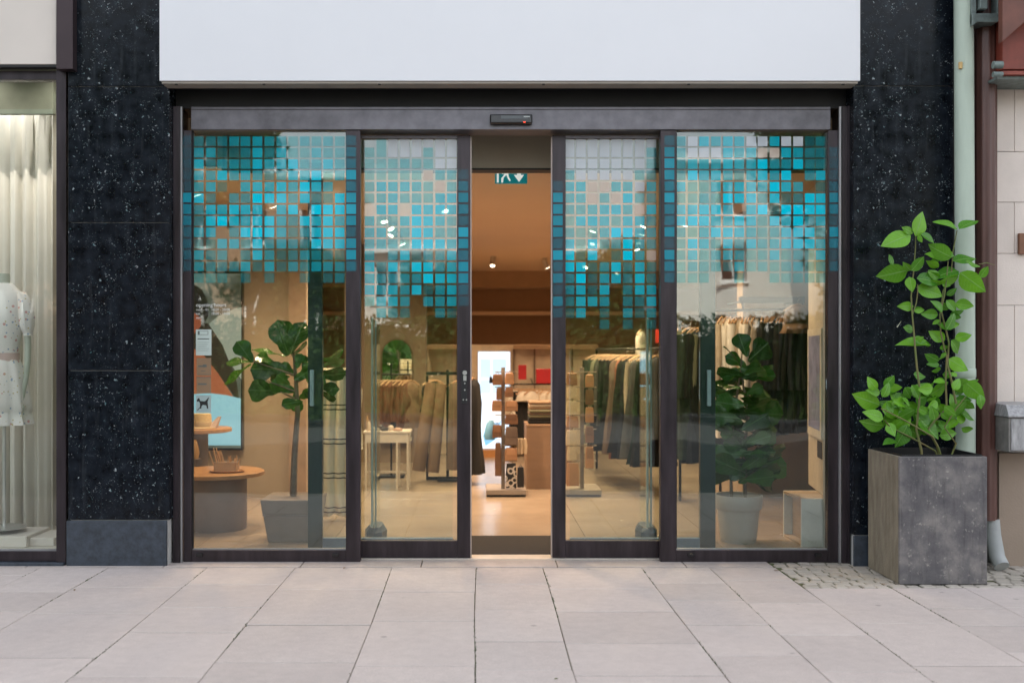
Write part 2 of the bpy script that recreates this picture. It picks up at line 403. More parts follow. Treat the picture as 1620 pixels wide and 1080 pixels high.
# ================================================================ SIGN
sg = thing("sign_box", "large blank white sign box above the glass doors", "sign", (.2, 6.28, 2.99))
sx0, sx1 = X(253, 6.28), X(1360, 6.28)
Bx(sx0, sx1, 6.27, 6.275, 2.992, 4.30).build("sign_face", SIGNW, sg, bevel=.002)
Bx(sx0 + .002, sx1 - .002, 6.276, 6.397, 2.996, 4.298).build("sign_body", SIGNW, sg)
Bx(sx0 + .012, sx1 - .012, 6.279, 6.395, 2.978, 2.9955).build("bottom_trim", SIGNEDGE, sg)
for p in (278, 417, 600, 860, 1090, 1335):
    Bx(X(p, 6.28) - .008, X(p, 6.28) + .008, 6.283, 6.30, 2.973, 2.9775).build("drain_slot", BLACK, sg)
# ================================================================ DOOR FRAME
YD = 6.50
dfm = thing("door_frame", "dark metal door frame with header beam around the glass entrance", "door frame", (.2, YD, 0))
hb = Bx(X(303, YD), X(1313, YD), YD - .012, YD + .17, 2.741, 2.886).build("header_beam", HEADM, dfm, bevel=.003)
Bx(X(303, YD), X(1313, YD), YD - .016, YD - .0125, 2.866, 2.869).build("header_line", FRAME, dfm)
jl0, jl1 = X(268, YF) + .001, X(290, YD)
Bx(jl0, X(286.5, YD), YD - .03, YD + .16, 0, 2.885).build("jamb", FRAME, dfm, bevel=.002)
Bx(X(287, YD), X(289.5, YD), YD - .02, YD, .0, 2.885).build("seal_strip", SEAL, dfm)
Bx(X(1330, YD), 2.35, YD - .03, YD + .16, 0, 2.885).build("jamb", FRAME, dfm, bevel=.002)
Bx(X(1338, YD), X(1341, YD), YD - .036, YD - .0305, 0, 2.885).build("seal_strip", FRAME, dfm)
Bx(X(1326, YD), X(1329, YD), YD - .02, YD, .0, 2.885).build("seal_strip", SEAL, dfm)
Bx(X(565, YD), X(1062, YD), 6.575, 6.72, -.01, .006).build("floor_track", pm("bright_threshold", (.72, .66, .58), .35, metal=.3), dfm)
# sensor
sn = thing("door_sensor", "black motion sensor box on the header beam above the door gap", "sensor", (X(808, YD), YD - .02, 2.8))
sxa, sxb = X(775, 6.47), X(842, 6.47)
Bx(sxa, sxb, YD - .062, YD - .017, Z(197, 6.47), Z(182.5, 6.47)).build("housing", BLACKG, sn, bevel=.008, seg=3)
Bx(sxa + .07, sxb - .03, YD - .064, YD - .0625, Z(190, 6.47), Z(185, 6.47)).build("lens", pm("sensor_lens", (.05, .06, .065), .12), sn)
Bx(sxb - .055, sxb - .018, YD - .066, YD - .0645, Z(187.5, 6.47), Z(186, 6.47)).build("marking", pm("pale_print", (.5, .55, .55), .5), sn)
Bx(sxb - .058, sxb - .044, YD - .066, YD - .0625, Z(196, 6.47), Z(194.5, 6.47)).build("led", emit("red_led", (.8, .05, .02), .6), sn)

# ================================================================ SQUARE WINDOW FILM
TEAL = (.0, .50, .68)
FM = {}
for k in range(1, 10):
    g = k / 9
    FM[str(k)] = filmmat("teal_film_%s" % ["zero", "faintest", "faint", "pale", "light", "medium", "strong", "dense", "bright", "solid"][k],
                         (.015 * (1 - g), .46 + .22 * g, .54 + .36 * g), [0, .18, .30, .42, .53, .63, .72, .82, .92, .98][k], .15, (.62, .92, .92))
FM['W'] = filmmat("sky_reflection_film", (.72, .79, .86), .80, .25, (.9, .95, .95))  # whitish squares carry the sky reflection in their film colour
FM['B'] = filmmat("beige_film", (.78, .66, .56), .70, .25, (.9, .9, .9))
FMF = {k: (filmmat('frame_' + FM[k].name, TEAL if k not in 'WB' else (.6, .6, .6), .05 + .09 * (int(k) if k not in 'WB' else 5))) for k in FM}
def sqmesh(key, s, FM=FM):
    m = bpy.data.meshes.new("film_square"); h = s / 2; t = .0011
    m.from_pydata([(-h, -t, -h), (h, -t, -h), (h, -t, h), (-h, -t, h), (-h, 0, -h), (h, 0, -h), (h, 0, h), (-h, 0, h)], [],
                  [(0, 1, 2, 3), (0, 4, 5, 1), (1, 5, 6, 2), (2, 6, 7, 3), (3, 7, 4, 0)])
    m.materials.append(FM[key]); return m
SQ = {k: sqmesh(k, .0617) for k in FM}; SQF = {k: sqmesh(k, .0617, FMF) for k in FM}
def film(parent, cx, rows, d, frame_cols, ry=None, row0=1):
    off = worldloc(parent)
    for r, line in enumerate(rows):
        py = (ry[r] if ry else 222.5 + 18.05 * r)
        for c, ch in enumerate(line.split()):
            if c >= len(cx) or cx[c] == 0 or ch == '0': continue
            yy = d - .0008 if c in frame_cols else d + .0242
            o = bpy.data.objects.new("film_square", (SQF if c in frame_cols else SQ)[ch]); COL.objects.link(o); o.parent = parent
            o.location = Vector((X(cx[c], d), yy, Z(py, d))) - off

LP = ["1 2 2 2 3 3 4 3 3 1 3 2 3 2 2", "1 4 4 1 1 2 5 2 5 1 1 4 2 2 3", "1 6 2 3 3 3 6 4 5 7 2 3 6 3 3", "1 5 4 7 4 5 4 2 3 6 5 8 1 4 8",
      "1 4 5 1 0 5 6 5 7 5 9 6 4 0 3", "7 7 2 0 3 3 9 8 8 4 7 2 2 8 7", "5 3 6 5 7 6 6 0 6 8 0 9 9 9 9", "4 2 7 9 6 5 7 8 5 3 7 5 8 5 6",
      "2 4 5 0 3 8 9 8 5 2 3 6 8 8 2", "2 1 1 5 5 2 7 3 4 3 2 7 7 7 6", "2 4 2 3 0 2 6 3 1 2 3 2 2 1 7", "1 3 2 2 2 4 1 4 1 3 2 3 3 3 3", "0 1 1 1 0 1 0 1 0 0 1 0 1 2 0"]
LPX = [295, 313, 332, 350, 369, 387, 406, 425, 444, 462.5, 481, 499.5, 518, 536.7, 555.6]
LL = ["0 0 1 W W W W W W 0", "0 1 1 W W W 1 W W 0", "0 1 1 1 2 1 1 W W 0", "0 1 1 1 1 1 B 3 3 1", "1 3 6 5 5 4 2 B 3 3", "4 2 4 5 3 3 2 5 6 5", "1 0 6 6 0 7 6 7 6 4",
      "1 5 2 2 5 8 7 5 3 2", "6 5 5 2 3 8 7 3 3 9", "5 4 4 3 1 8 8 7 5 6", "4 4 0 3 6 1 3 3 6 3", "1 7 2 7 3 8 7 3 5 7", "0 5 3 3 3 3 8 6 6 6", "0 6 4 5 3 6 1 3 5 2",
      "0 1 5 5 3 0 3 3 4 1", "0 0 3 2 1 0 0 2 1 0"]
LLX = [0, 584, 602.6, 621, 640, 658.7, 677, 696, 714.5, 733]
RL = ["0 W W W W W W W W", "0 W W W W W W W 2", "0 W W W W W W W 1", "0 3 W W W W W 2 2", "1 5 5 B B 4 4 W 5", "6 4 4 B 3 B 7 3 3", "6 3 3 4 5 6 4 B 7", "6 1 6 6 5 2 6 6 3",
      "5 3 1 1 4 9 9 5 4", "2 6 1 7 2 3 9 4 3", "8 8 1 7 0 1 9 4 B", "2 8 7 1 3 7 2 6 2", "4 3 8 1 4 5 2 7 2", "1 3 5 1 5 0 2 6 5", "4 2 5 4 3 0 2 2 6", "1 1 4 0 1 0 3 1 3", "0 0 0 0 1 0 1 0 1"]
RLX = [882.5, 901.5, 919.5, 938, 957, 975.5, 994, 1013, 1031.5]
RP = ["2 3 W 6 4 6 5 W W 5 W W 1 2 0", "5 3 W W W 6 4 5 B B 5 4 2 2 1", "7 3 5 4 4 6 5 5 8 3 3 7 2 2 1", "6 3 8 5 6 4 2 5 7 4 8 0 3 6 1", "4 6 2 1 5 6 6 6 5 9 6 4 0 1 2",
      "8 2 2 3 2 9 7 7 3 7 1 2 8 7 5", "4 6 6 7 7 5 0 6 9 1 9 9 8 8 4", "3 7 8 7 5 5 7 6 2 7 5 8 3 5 1", "6 3 1 4 7 7 6 4 2 3 6 7 7 2 7", "1 2 7 5 2 6 3 6 3 4 6 7 7 4 4",
      "6 2 5 1 3 4 3 1 2 5 1 2 1 5 1", "4 1 3 2 2 1 4 1 2 1 2 3 1 2 2", "2 1 1 1 0 0 1 0 0 1 1 1 1 1 0"]
RPX = [1059, 1078, 1097, 1115, 1134, 1153, 1171, 1190, 1208, 1227, 1245.5, 1264.5, 1283, 1300, 1320]

def fixed_panel(label, xs, side):
    a, b, c_, d_ = [X(p, YD) for p in xs]     # outer edge, glass start, glass end, outer edge
    t = thing("fixed_glass_panel", label, "glass panel", ((a + d_) / 2, YD, 0), "fixed glass side panels")
    Bx(a, b, YD, YD + .06, .0, 2.739).build("stile", FRAME, t, bevel=.002)
    Bx(c_, d_, YD, YD + .06, .0, 2.739).build("stile", FRAME, t, bevel=.002)
    Bx(b + .0005, c_ - .0005, YD + .002, YD + .058, .0, Z(870, YD)).build("bottom_rail", FRAME, t, bevel=.002)
    Bx(b + .0005, c_ - .0005, YD + .019, YD + .045, Z(870, YD) + .0005, Z(868, YD)).build("glazing_bead", SEAL, t)
    Bx(b + .0005, c_ - .0005, YD + .026, YD + .036, Z(867.9, YD), 2.739).build("glass_pane", GLASS, t)
    Bx(b + .0005, b + .007, YD + .018, YD + .0255, Z(868, YD), 2.738).build("gasket", BLACK, t)
    for p in ((315, 530) if side < 0 else (1092, 1293)):
        Bx(X(p - 4, YD), X(p + 6, YD), YD - .012, YD + .0015, Z(879.5, YD), Z(874.5, YD)).build("fixing_lug", BLACKG, t, bevel=.001)
    return t
fpl = fixed_panel("fixed glass side panel left of the door with the round tables behind it", (290, 303, 547, 570), -1)
fpr = fixed_panel("fixed glass side panel right of the door with the clothes rail behind it", (1045, 1070, 1310, 1326), 1)
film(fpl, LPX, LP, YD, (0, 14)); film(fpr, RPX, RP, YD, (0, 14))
YS = 6.60
def sliding(label, s0, s1, g0, g1, far0, far1):
    t = thing("sliding_glass_door", label, "sliding door", (X((g0 + g1) / 2, YS), YS, 0), "sliding door leaves")
    Bx(X(s0, YS), X(s1, YS), YS, YS + .05, .008, 2.70 + .03).build("stile", FRAME, t, bevel=.003)
    Bx(X(far0, YS), X(far1, YS), YS, YS + .05, .008, 2.70 + .03).build("stile", FRAME, t, bevel=.003)
    lo, hi = min(s1, far1) if s0 > far0 else s1, max(s0, far0) if s0 > far0 else far0
    a, b = (X(far1, YS), X(s0, YS)) if s0 > far0 else (X(s1, YS), X(far0, YS))
    Bx(a + .0005, b - .0005, YS + .002, YS + .048, .008, Z(855, YS)).build("bottom_rail", FRAME, t, bevel=.002)
    Bx(a + .0005, b - .0005, YS + .002, YS + .048, Z(219, YS), 2.729).build("top_rail", HEADM, t, bevel=.002)
    Bx(a + .0005, b - .0005, YS + .026, YS + .034, Z(854.8, YS), Z(219.5, YS)).build("glass_pane", GLASS, t)
    return t
sll = sliding("left sliding glass door leaf with the lock plate on its edge", 723, 744, 571, 723, 549, 569)
slr = sliding("right sliding glass door leaf in front of the hanging dark clothes", 874, 895, 895, 1045, 1047, 1067)
for t_, (a, b) in ((sll, (744.2, 746)), (slr, (872, 873.8))):
    Bx(X(a, YS), X(b, YS), YS + .005, YS + .045, .01, 2.72).build("edge_seal", pm("worn_pale_edge", (.42, .36, .33), .5, metal=.4), t_)
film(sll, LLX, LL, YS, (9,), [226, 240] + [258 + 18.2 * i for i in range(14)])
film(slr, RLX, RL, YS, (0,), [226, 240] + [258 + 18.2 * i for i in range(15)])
lk = Bx(X(730, YS), X(739, YS), YS - .006, YS - .0005, Z(638, YS), Z(586, YS)).build("lock_plate", pm("lock_dark", (.05, .05, .055), .3, metal=.7), sll, bevel=.002)
STEEL = pm("brushed_steel", (.55, .55, .54), .3, metal=.8, var=.1)
def stud(px, py, r, d):
    m = MB(); n = 10; cx, cz = X(px, d), Z(py, d)
    m.prism([(cx + r * math.cos(6.283 * i / n), cz + r * math.sin(6.283 * i / n)) for i in range(n)], d - .012, d - .0062); return m
stud(735.3, 589.5, .015, YS).build("key_cylinder", STEEL, lk); Bx(X(733, YS), X(738, YS), YS - .011, YS - .0062, Z(602, YS), Z(594, YS)).build("key_guard", STEEL, lk)
for q in ((735.3, 606), (735.3, 616.5), (733, 632), (738, 632)): stud(q[0], q[1], .0048, YS).build("screw", STEEL, lk)
# inner leaves behind the fixed panels
YI = 6.86
GREENF = pm("inner_profile_glass_green", (.012, .035, .032), .3, metal=.3)  # green cast of the front glass put into the profile colour
def inner(label, s0, s1, g0, g1, hx):
    t = thing("inner_glass_door", label, "sliding door", (X((s0 + s1) / 2, YI), YI, 0), "inner door leaves")
    Bx(X(s0, YI), X(s1, YI), YI, YI + .05, .01, 2.60).build("stile", GREENF, t, bevel=.002)
    Bx(X(g0, YI), X(g1, YI), YI + .005, YI + .045, .01, Z(851, YI)).build("bottom_rail", pm("inner_rail_blue_reflection", (.16, .24, .32), .3, metal=.5), t, bevel=.002)  # bluish reflection put into the rail colour
    Bx(X(g0, YI), X(g1, YI), YI + .02, YI + .03, Z(850.8, YI), 2.60).build("glass_pane", GLASSI, t)
    Bx(X(hx - 3.2, YI), X(hx + 3.2, YI), YI - .02, YI - .0005, Z(642, YI), Z(585, YI)).build("handle", pm("pale_handle", (.35, .48, .52), .3, metal=.5), t, bevel=.004)
    e = X(s1 if g0 > s1 - 1 else s0, YI)
    return t
inner("inner glass door leaf with pale handle behind the left side panel", 487, 510, 510.2, 716, 494)
inner("inner glass door leaf with pale handle behind the right side panel", 1108, 1132, 902, 1107.8, 1121)
for g0, lab in ((-.04, 0),):
    pass
# ================================================================ LEFT DISPLAY WINDOW
YW = 6.43
dw = thing("display_window", "dark framed display window at the left edge with curtain and mannequin behind it", "window", (-3.3, YW, 0))
Bx(X(92, YW), X(107, YW), YW - .03, YW + .06, .02, 3.25).build("side_frame", FRAME, dw, bevel=.002)
Bx(-4.6, X(91.9, YW), YW - .01, YW + .06, Z(887, YW), Z(871, YW)).build("bottom_frame", FRAME, dw, bevel=.002)
Bx(-4.6, X(91.9, YW), YW - .01, YW + .06, Z(127, YW), Z(113, YW)).build("top_frame", FRAME, dw, bevel=.002)
Bx(-4.6, X(91.9, YW), YW + .025, YW + .035, Z(870.9, YW), Z(127.1, YW)).build("glass_pane", GLASSW, dw)
Bx(-4.6, X(91.9, YW), YW + .01, YW + .024, Z(871, YW), Z(868.5, YW)).build("glazing_bead", SEAL, dw)
Bx(-4.6, X(106, YW), YW - .06, YW + .10, -.02, Z(887.3, YW)).build("granite_sill", PLINTH, dw, bevel=.003)
ml = thing("metal_fin", "brown metal corner fin above the display window beside the granite", "trim", (X(102, 6.34), 6.34, 3))
Bx(X(90, 6.34), X(116, 6.34), 6.33, 6.398, Z(110, 6.34), 4.3).build("fin", pm("brown_metal", (.045, .030, .034), .4, metal=.4), ml, bevel=.002)
cb = thing("cream_sign_panel", "blank cream panel above the display window at the top left", "sign", (-3.6, 6.36, 2.98))
Bx(-4.6, X(89, 6.36), 6.36, 6.40, Z(102, 6.36), 4.3).build("panel_face", CREAM, cb, bevel=.003)
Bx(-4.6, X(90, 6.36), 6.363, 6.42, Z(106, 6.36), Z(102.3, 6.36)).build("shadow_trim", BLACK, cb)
# niche behind
niche = structure("window_niche", (-3.4, 6.6, 0))
NW = pm("niche_plaster", (.62, .58, .50), .7, var=.04)
Bx(-4.7, -2.44, 7.62, 7.66, 0, 3.8).build("back_wall", NW, niche)
Bx(-2.50, -2.44, 6.50, 7.61, 0, 3.8).build("side_wall", NW, niche)
Bx(-4.7, -4.64, 6.50, 7.61, 0, 3.8).build("side_wall", NW, niche)
Bx(-4.63, -2.51, 6.50, 7.61, 0, .045).build("niche_floor", NW, niche)
Bx(-4.63, -2.51, 6.50, 7.61, 3.42, 3.8).build("niche_ceiling", NW, niche)
cu = thing("curtain", "cream pleated full height curtain behind the mannequin", "curtain", (-3.5, 7.3, 0))
m = MB(); pts = []
x = -4.6; ph = 0
while x < X(84, 7.3):
    pts.append((x, 7.33 + .035 * math.sin(ph) + .012 * math.sin(ph * 2.3))); x += .006; ph += .006 * 62 * (1 + .15 * math.sin(x * 5))
zz = [.06, .8, 1.8, 3.05]
vv = [(p[0], 7.33 + (p[1] - 7.33) * (1.15 - .1 * i), z) for i, z in enumerate(zz) for p in pts]; n_ = len(pts)
m.add(vv, [(r * n_ + i, r * n_ + i + 1, (r + 1) * n_ + i + 1, (r + 1) * n_ + i) for r in range(3) for i in range(n_ - 1)])
CURT = pm("cream_curtain", (.84, .80, .73), .8, var=.03, trans=.1)
co = m.build("cloth", CURT, cu, smooth=True); sm_ = co.modifiers.new("thick", 'SOLIDIFY'); sm_.thickness = .003
Bx(-4.6, X(84, 7.0), 7.00, 7.05, Z(181, 7.02), 3.419).build("pelmet", pm("pelmet_green_grey", (.20, .215, .17), .7), cu, bevel=.004)
Bx(-4.6, X(84, 7.0), 6.985, 6.9995, Z(181, 7.0), Z(174, 7.0)).build("pelmet_rail", pm("pelmet_rail", (.22, .26, .22), .6), cu)
pl = thing("display_plinth", "flat cream display plinth on the floor of the left display window", "plinth", (X(20, 6.9), 6.9, 0))
px0, px1 = X(-60, 6.85), X(52, 6.85)
Bx(px0, px1, 6.75, 7.12, .046, Z(846, 6.8)).build("plinth_body", CREAM, pl, bevel=.004)
Bx(px1 + .002, px1 + .16, 6.80, 7.12, .046, Z(846, 6.8) - .02).build("side_step", CREAM, pl, bevel=.004)

# ---------------------------------------------------------------- mannequin
DM = 6.92
mq = thing("mannequin", "headless pale mannequin in a short puff sleeved floral dress on a pole stand", "mannequin", (X(3, DM), DM, 0))
SKINM = pm("mannequin_grey_green", (.50, .52, .44), .45, var=.02)
DRESS, dn_, dl_, dp_ = newmat("floral_dress")
tc = dn_.new("ShaderNodeTexCoord"); prev = None
base = dn_.new("ShaderNodeRGB"); base.outputs[0].default_value = (.80, .76, .72, 1); prev = base.outputs[0]
for k, (sc, col, th, kp) in enumerate(((26, (.64, .36, .33), .24, .6), (34, (.30, .38, .50), .22, .6), (40, (.55, .45, .22), .2, .7))):
    v = dn_.new("ShaderNodeTexVoronoi"); v.inputs["Scale"].default_value = sc; mp = dn_.new("ShaderNodeMapping"); mp.inputs["Location"].default_value = (k * 3.3, k, k)
    dl_.new(tc.outputs["Object"], mp.inputs[0]); dl_.new(mp.outputs[0], v.inputs["Vector"])
    s_ = dn_.new("ShaderNodeSeparateColor"); dl_.new(v.outputs["Color"], s_.inputs[0])
    a = dn_.new("ShaderNodeMath"); a.operation = 'LESS_THAN'; a.inputs[1].default_value = th; dl_.new(v.outputs["Distance"], a.inputs[0])
    b = dn_.new("ShaderNodeMath"); b.operation = 'GREATER_THAN'; b.inputs[1].default_value = kp; dl_.new(s_.outputs[0], b.inputs[0])
    c = dn_.new("ShaderNodeMath"); c.operation = 'MULTIPLY'; dl_.new(a.outputs[0], c.inputs[0]); dl_.new(b.outputs[0], c.inputs[1])
    mx = dn_.new("ShaderNodeMixRGB"); mx.inputs[2].default_value = (*col, 1); dl_.new(c.outputs[0], mx.inputs[0]); dl_.new(prev, mx.inputs[1]); prev = mx.outputs[0]
dl_.new(prev, dp_.inputs["Base Color"]); dp_.inputs["Roughness"].default_value = .75
def zz_(py): return Z(py, DM)
cx = X(3, DM); cy = DM
# dress: neck -> shoulders -> bust -> waist -> flared skirt with frill
def rr(py, hw, th, fo): return (cx, cy, zz_(py), hw * DM / 1620, th, fo)
MB().loft([rr(448, 16, .05, 0), rr(456, 24, .062, 0), rr(462, 31, .075, 0), rr(474, 35, .09, 0), rr(495, 34, .115, 0), rr(520, 33, .115, 0), rr(545, 27, .095, .01),
           rr(560, 25, .085, .015), rr(566, 25, .085, .02)], 28, 9).build("bodice", DRESS, mq, smooth=True)
MB().loft([rr(566, 25, .085, .02), rr(585, 34, .12, .04), rr(610, 39, .14, .055), rr(635, 42, .155, .06), rr(648, 43, .16, .07), rr(651, 41, .150, .07), rr(660, 43, .165, .09), rr(671, 45, .18, .11)], 60, 9, cap=False).build("skirt", DRESS, mq, smooth=True)
SASH = pm("pink_sash", (.60, .44, .40), .7)
MB().loft([rr(558, 26.5, .09, .01), rr(571, 26.8, .092, .01)], 28, 5).build("sash", SASH, mq, smooth=True)
sx = X(6, DM)
MB().prism([(sx - .02, zz_(566)), (sx + .02, zz_(566)), (sx + .05, zz_(642)), (sx + .02, zz_(648))], cy - .19, cy - .185).build("sash_tail", SASH, mq)
MB().prism([(sx - .03, zz_(566)), (sx + .0, zz_(566)), (sx - .03, zz_(630)), (sx - .07, zz_(626))], cy - .18, cy - .175).build("sash_tail", SASH, mq)
def mq_arm(sg):
    def q(px, py, dy=0): return Vector(((cx + sg * (X(px, DM) - cx)), cy + dy, zz_(py)))
    # gathered puff sleeve
    m = MB(); rings = []
    path = [(31, 462, .036), (36, 470, .047), (39.5, 484, .055), (41.5, 500, .060), (42.5, 514, .056), (43.5, 524, .042), (44, 527, .033), (44.2, 531, .038)]
    for (px, py, r) in path:
        p = q(px, py); rings.append((p.x, p.y, p.z, r * .86, r, .035))
    m.loft(rings, 28, 8).build("sleeve", DRESS, mq, smooth=True)
    # arm + hand as one skinned surface
    me = bpy.data.meshes.new("arm"); P = []; E = []; Rr = []
    def add(p, r, par=None):
        P.append(p); Rr.append(r); i = len(P) - 1
        if par is not None: E.append((par, i))
        return i
    a = add(q(41, 500), .026); a = add(q(44.5, 545, .0), .025, a); a = add(q(44.5, 575, -.01), .0235, a)
    a = add(q(43, 600, -.02), .020, a); a = add(q(40.5, 616, -.03), .0165, a)
    palm = add(q(38, 630, -.035), .024, a); pal2 = add(q(36, 637, -.04), .023, palm)
    for f in range(4):
        dx = 30.5 + f * 3.6; b = add(q(dx + 2, 643, -.045 - .004 * f), .0088, pal2)
        ln = [.9, 1., .95, .8][f]
        b = add(q(dx, 643 + 7 * ln, -.055), .0082, b); add(q(dx - 2.0, 643 + 12 * ln, -.045), .007, b)
    b = add(q(31, 634, -.06), .0095, palm); b = add(q(28.5, 641, -.068), .0088, b); add(q(28.5, 648, -.066), .0075, b)
    off = worldloc(mq)
    me.from_pydata([p - off for p in P], E, []); o = bpy.data.objects.new("arm", me); COL.objects.link(o); o.parent = mq
    sk = o.modifiers.new("skin", 'SKIN'); sk.use_smooth_shade = True
    for i, r in enumerate(Rr): me.skin_vertices[0].data[i].radius = (r, r * .92)
    me.skin_vertices[0].data[0].use_root = True
    o.modifiers.new("sub", 'SUBSURF').levels = 1; o.modifiers["sub"].render_levels = 1
    me.materials.append(SKINM)
mq_arm(1); mq_arm(-1)
MB().loft([rr(456, 14, .055, 0), rr(446, 12, .05, 0), rr(436, 12, .05, 0), rr(433, 11, .045, 0)], 20).build("neck", SKINM, mq, smooth=True)
MB().tube([(X(7, DM), cy, zz_(560)), (X(7, DM), cy, zz_(846))], .012).build("pole", STEEL, mq)
MB().lathe(X(7, DM), cy, [(.0, .155), (.14, .155), (.14, .147), (0, .147)], 28).build("base_plate", STEEL, mq)

# ================================================================ RIGHT NEIGHBOUR
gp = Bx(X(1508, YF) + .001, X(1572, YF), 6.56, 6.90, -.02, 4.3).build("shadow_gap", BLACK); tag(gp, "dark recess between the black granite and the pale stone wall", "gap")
nw = thing("stone_wall", "pale beige stone block wall of the neighbouring building at the right edge", "wall", (X(1572, 6.42), 6.42, 0))
STB = pm("beige_stone_block", (.76, .675, .61), .75, var=.07, scale=3, bump=.15, bscale=90, orand=.05)
Bx(X(1573, 6.42), 7.5, 6.445, 6.90, -.02, 4.3).build("wall_core", JOINTG, nw)
zj = [Z(715, 6.42), Z(640, 6.42), Z(483, 6.42), Z(401, 6.42), Z(320, 6.42), Z(240, 6.42), Z(128, 6.42)]
for i in range(len(zj) - 1):
    x = X(1572, 6.42); first = True
    while x < 4.6:
        w = (.13 if i % 2 else .31) if first else .31; first = False
        Bx(x + .0015, x + w - .0015, 6.42, 6.444, zj[i] + .0015, zj[i + 1] - .0015).build("stone_block", STB, nw, bevel=.002)
        x += w
x = X(1581, 6.38)
for k in range(3):
    Bx(x + .65 * k, x + .65 * (k + 1) - .003, 6.385, 6.419, -.02, Z(716, 6.40)).build("plinth_slab", pm("brown_stone_plinth", (.30, .235, .18), .7, var=.25, scale=2.5, bump=.15, col2=(.36, .28, .22)), nw, bevel=.003)
for k in range(2):
    Bx(x + .65 * (0) + 0, 5.5, 6.425, 6.444, 4.3 + k, 4.31 + k).build("string_course", STB, nw) if k > 5 else None
wp = Bx(X(1612, 6.40), X(1636, 6.40), 6.395, 6.4185, Z(402, 6.40), Z(369, 6.40)).build("wall_plate", pm("rust_brown_plate", (.22, .10, .055), .6), None, bevel=.003)
tag(wp, "small rust brown square plate on the pale stone wall", "plate")
# letterbox
lb = thing("metal_wall_box", "weathered grey metal box fixed to the stone wall at the right edge", "wall box", (X(1600, 6.2), 6.25, Z(715, 6.2)))
ZINC = pm("weathered_zinc", (.36, .36, .37), .5, metal=.35, var=.3, scale=10, rvar=.1, stretch=(6, 6, 1.5))
ZIND = pm("dull_zinc_side", (.22, .21, .20), .6, metal=.2, var=.3, scale=10)
bx0, bx1 = X(1596, 6.12), X(1596, 6.12) + .34
Bx(bx0, bx1, 6.12, 6.3835, Z(715, 6.12), Z(660, 6.12)).build("box_body", ZIND, lb, bevel=.003)
Bx(bx0 + .012, bx1 - .012, 6.113, 6.1195, Z(712, 6.12), Z(662, 6.12)).build("front_door", ZINC, lb, bevel=.002)
m = MB(); a, b = bx0 - .012, bx1 + .012; z0, z1 = Z(659.6, 6.12), Z(641, 6.12)
m.add([(a, 6.10, z0), (b, 6.10, z0), (b, 6.384, z0), (a, 6.384, z0), (a, 6.10, z0 + .012), (b, 6.10, z0 + .012), (a + .02, 6.17, z1), (b, 6.17, z1), (b, 6.384, z1 + .01), (a + .02, 6.384, z1 + .01)],
      [(0, 3, 2, 1), (0, 1, 5, 4), (4, 5, 7, 6), (6, 7, 8, 9), (1, 2, 8, 7, 5), (0, 4, 6, 9, 3), (2, 3, 9, 8)])
m.build("sloped_lid", ZINC, lb, bevel=.003)
# pipes
DP = 6.27
pp = thing("pale_drainpipe", "pale green painted round drainpipe beside the granite pillar", "drainpipe", (X(1527, DP), DP, 0))
PG = pm("pale_green_paint", (.42, .50, .42), .55, var=.08, scale=4, stretch=(3, 3, .5), bump=.1, bscale=60)
r = 14.5 * DP / 1620
MB().tube([(X(1523.5, DP), DP, 4.4), (X(1526, DP), DP, 2.2), (X(1527.5, DP), DP, .95), (X(1527.5, DP), DP, .05)], r, 28).build("pipe", PG, pp, smooth=True)
for z in (Z(590, DP), ):
    MB().lathe(X(1527, DP), DP, [(r + .0005, z - .03), (r + .005, z - .025), (r + .005, z + .025), (r + .0005, z + .03)], 28).build("collar", PG, pp, smooth=True)
MB().lathe(X(1514, DP), DP - .045, [(.0, Z(112, DP)), (.012, Z(112, DP)), (.012, Z(102, DP)), (0, Z(102, DP))], 10).build("rust_spot", pm("ochre_patch", (.55, .38, .16), .7), pp)
DB = 6.33
bp = thing("brown_drainpipe", "brown fluted drainpipe with a grey clamp at its top", "drainpipe", (X(1560, DB), DB, 0))
BR = pm("brown_pipe_paint", (.095, .042, .034), .38, var=.2, scale=5, stretch=(4, 4, .5))
m = MB(); n = 40; r = 15.5 * DB / 1620; rings = []
vv = []; ff = []
for zq in (.30, 1.2, 2.2, 3.2, 4.4):
    for i in range(n):
        a = 6.2832 * i / n; q = r * (1 + .055 * math.sin(a * 10)); vv.append((X(1559.5, DB) + q * math.cos(a), DB + q * math.sin(a), zq))
for k in range(4):
    for i in range(n): ff.append((k * n + i, k * n + (i + 1) % n, (k + 1) * n + (i + 1) % n, (k + 1) * n + i))
m.add(vv, ff).build("pipe", BR, bp, smooth=True)
GZ = pm("grey_green_clamp", (.16, .20, .19), .5, metal=.2, var=.3, scale=20)
MB().tube([(X(1569, DB), DB, .30), (X(1570, DB), DB - .01, .2), (X(1571, DB), DB - .05, .08), (X(1572, DB), DB - .1, .03)], .045, 16).build("pipe_shoe", pm("pale_cast_shoe", (.38, .40, .40), .6), bp, smooth=True)
m = MB()
xa, xb = X(1537, 6.2), X(1585, 6.2)
m.box(xa, xa + .03, 6.20, 6.32, Z(38, 6.2), 4.0); m.box(xb - .03, xb, 6.20, 6.32, Z(30, 6.2), 4.0)
m.prism([(xa, Z(42, 6.2)), (xa + .03, Z(36, 6.2)), (xb - .03, Z(36, 6.2)), (xb, Z(26, 6.2)), (xb, Z(14, 6.2)), (xb - .03, Z(22, 6.2)), (xa, Z(22, 6.2))], 6.19, 6.33)
m.box(X(1548, 6.2), X(1560, 6.2), 6.18, 6.22, Z(16, 6.2), 4.0)
m.build("clamp", GZ, bp, bevel=.004)
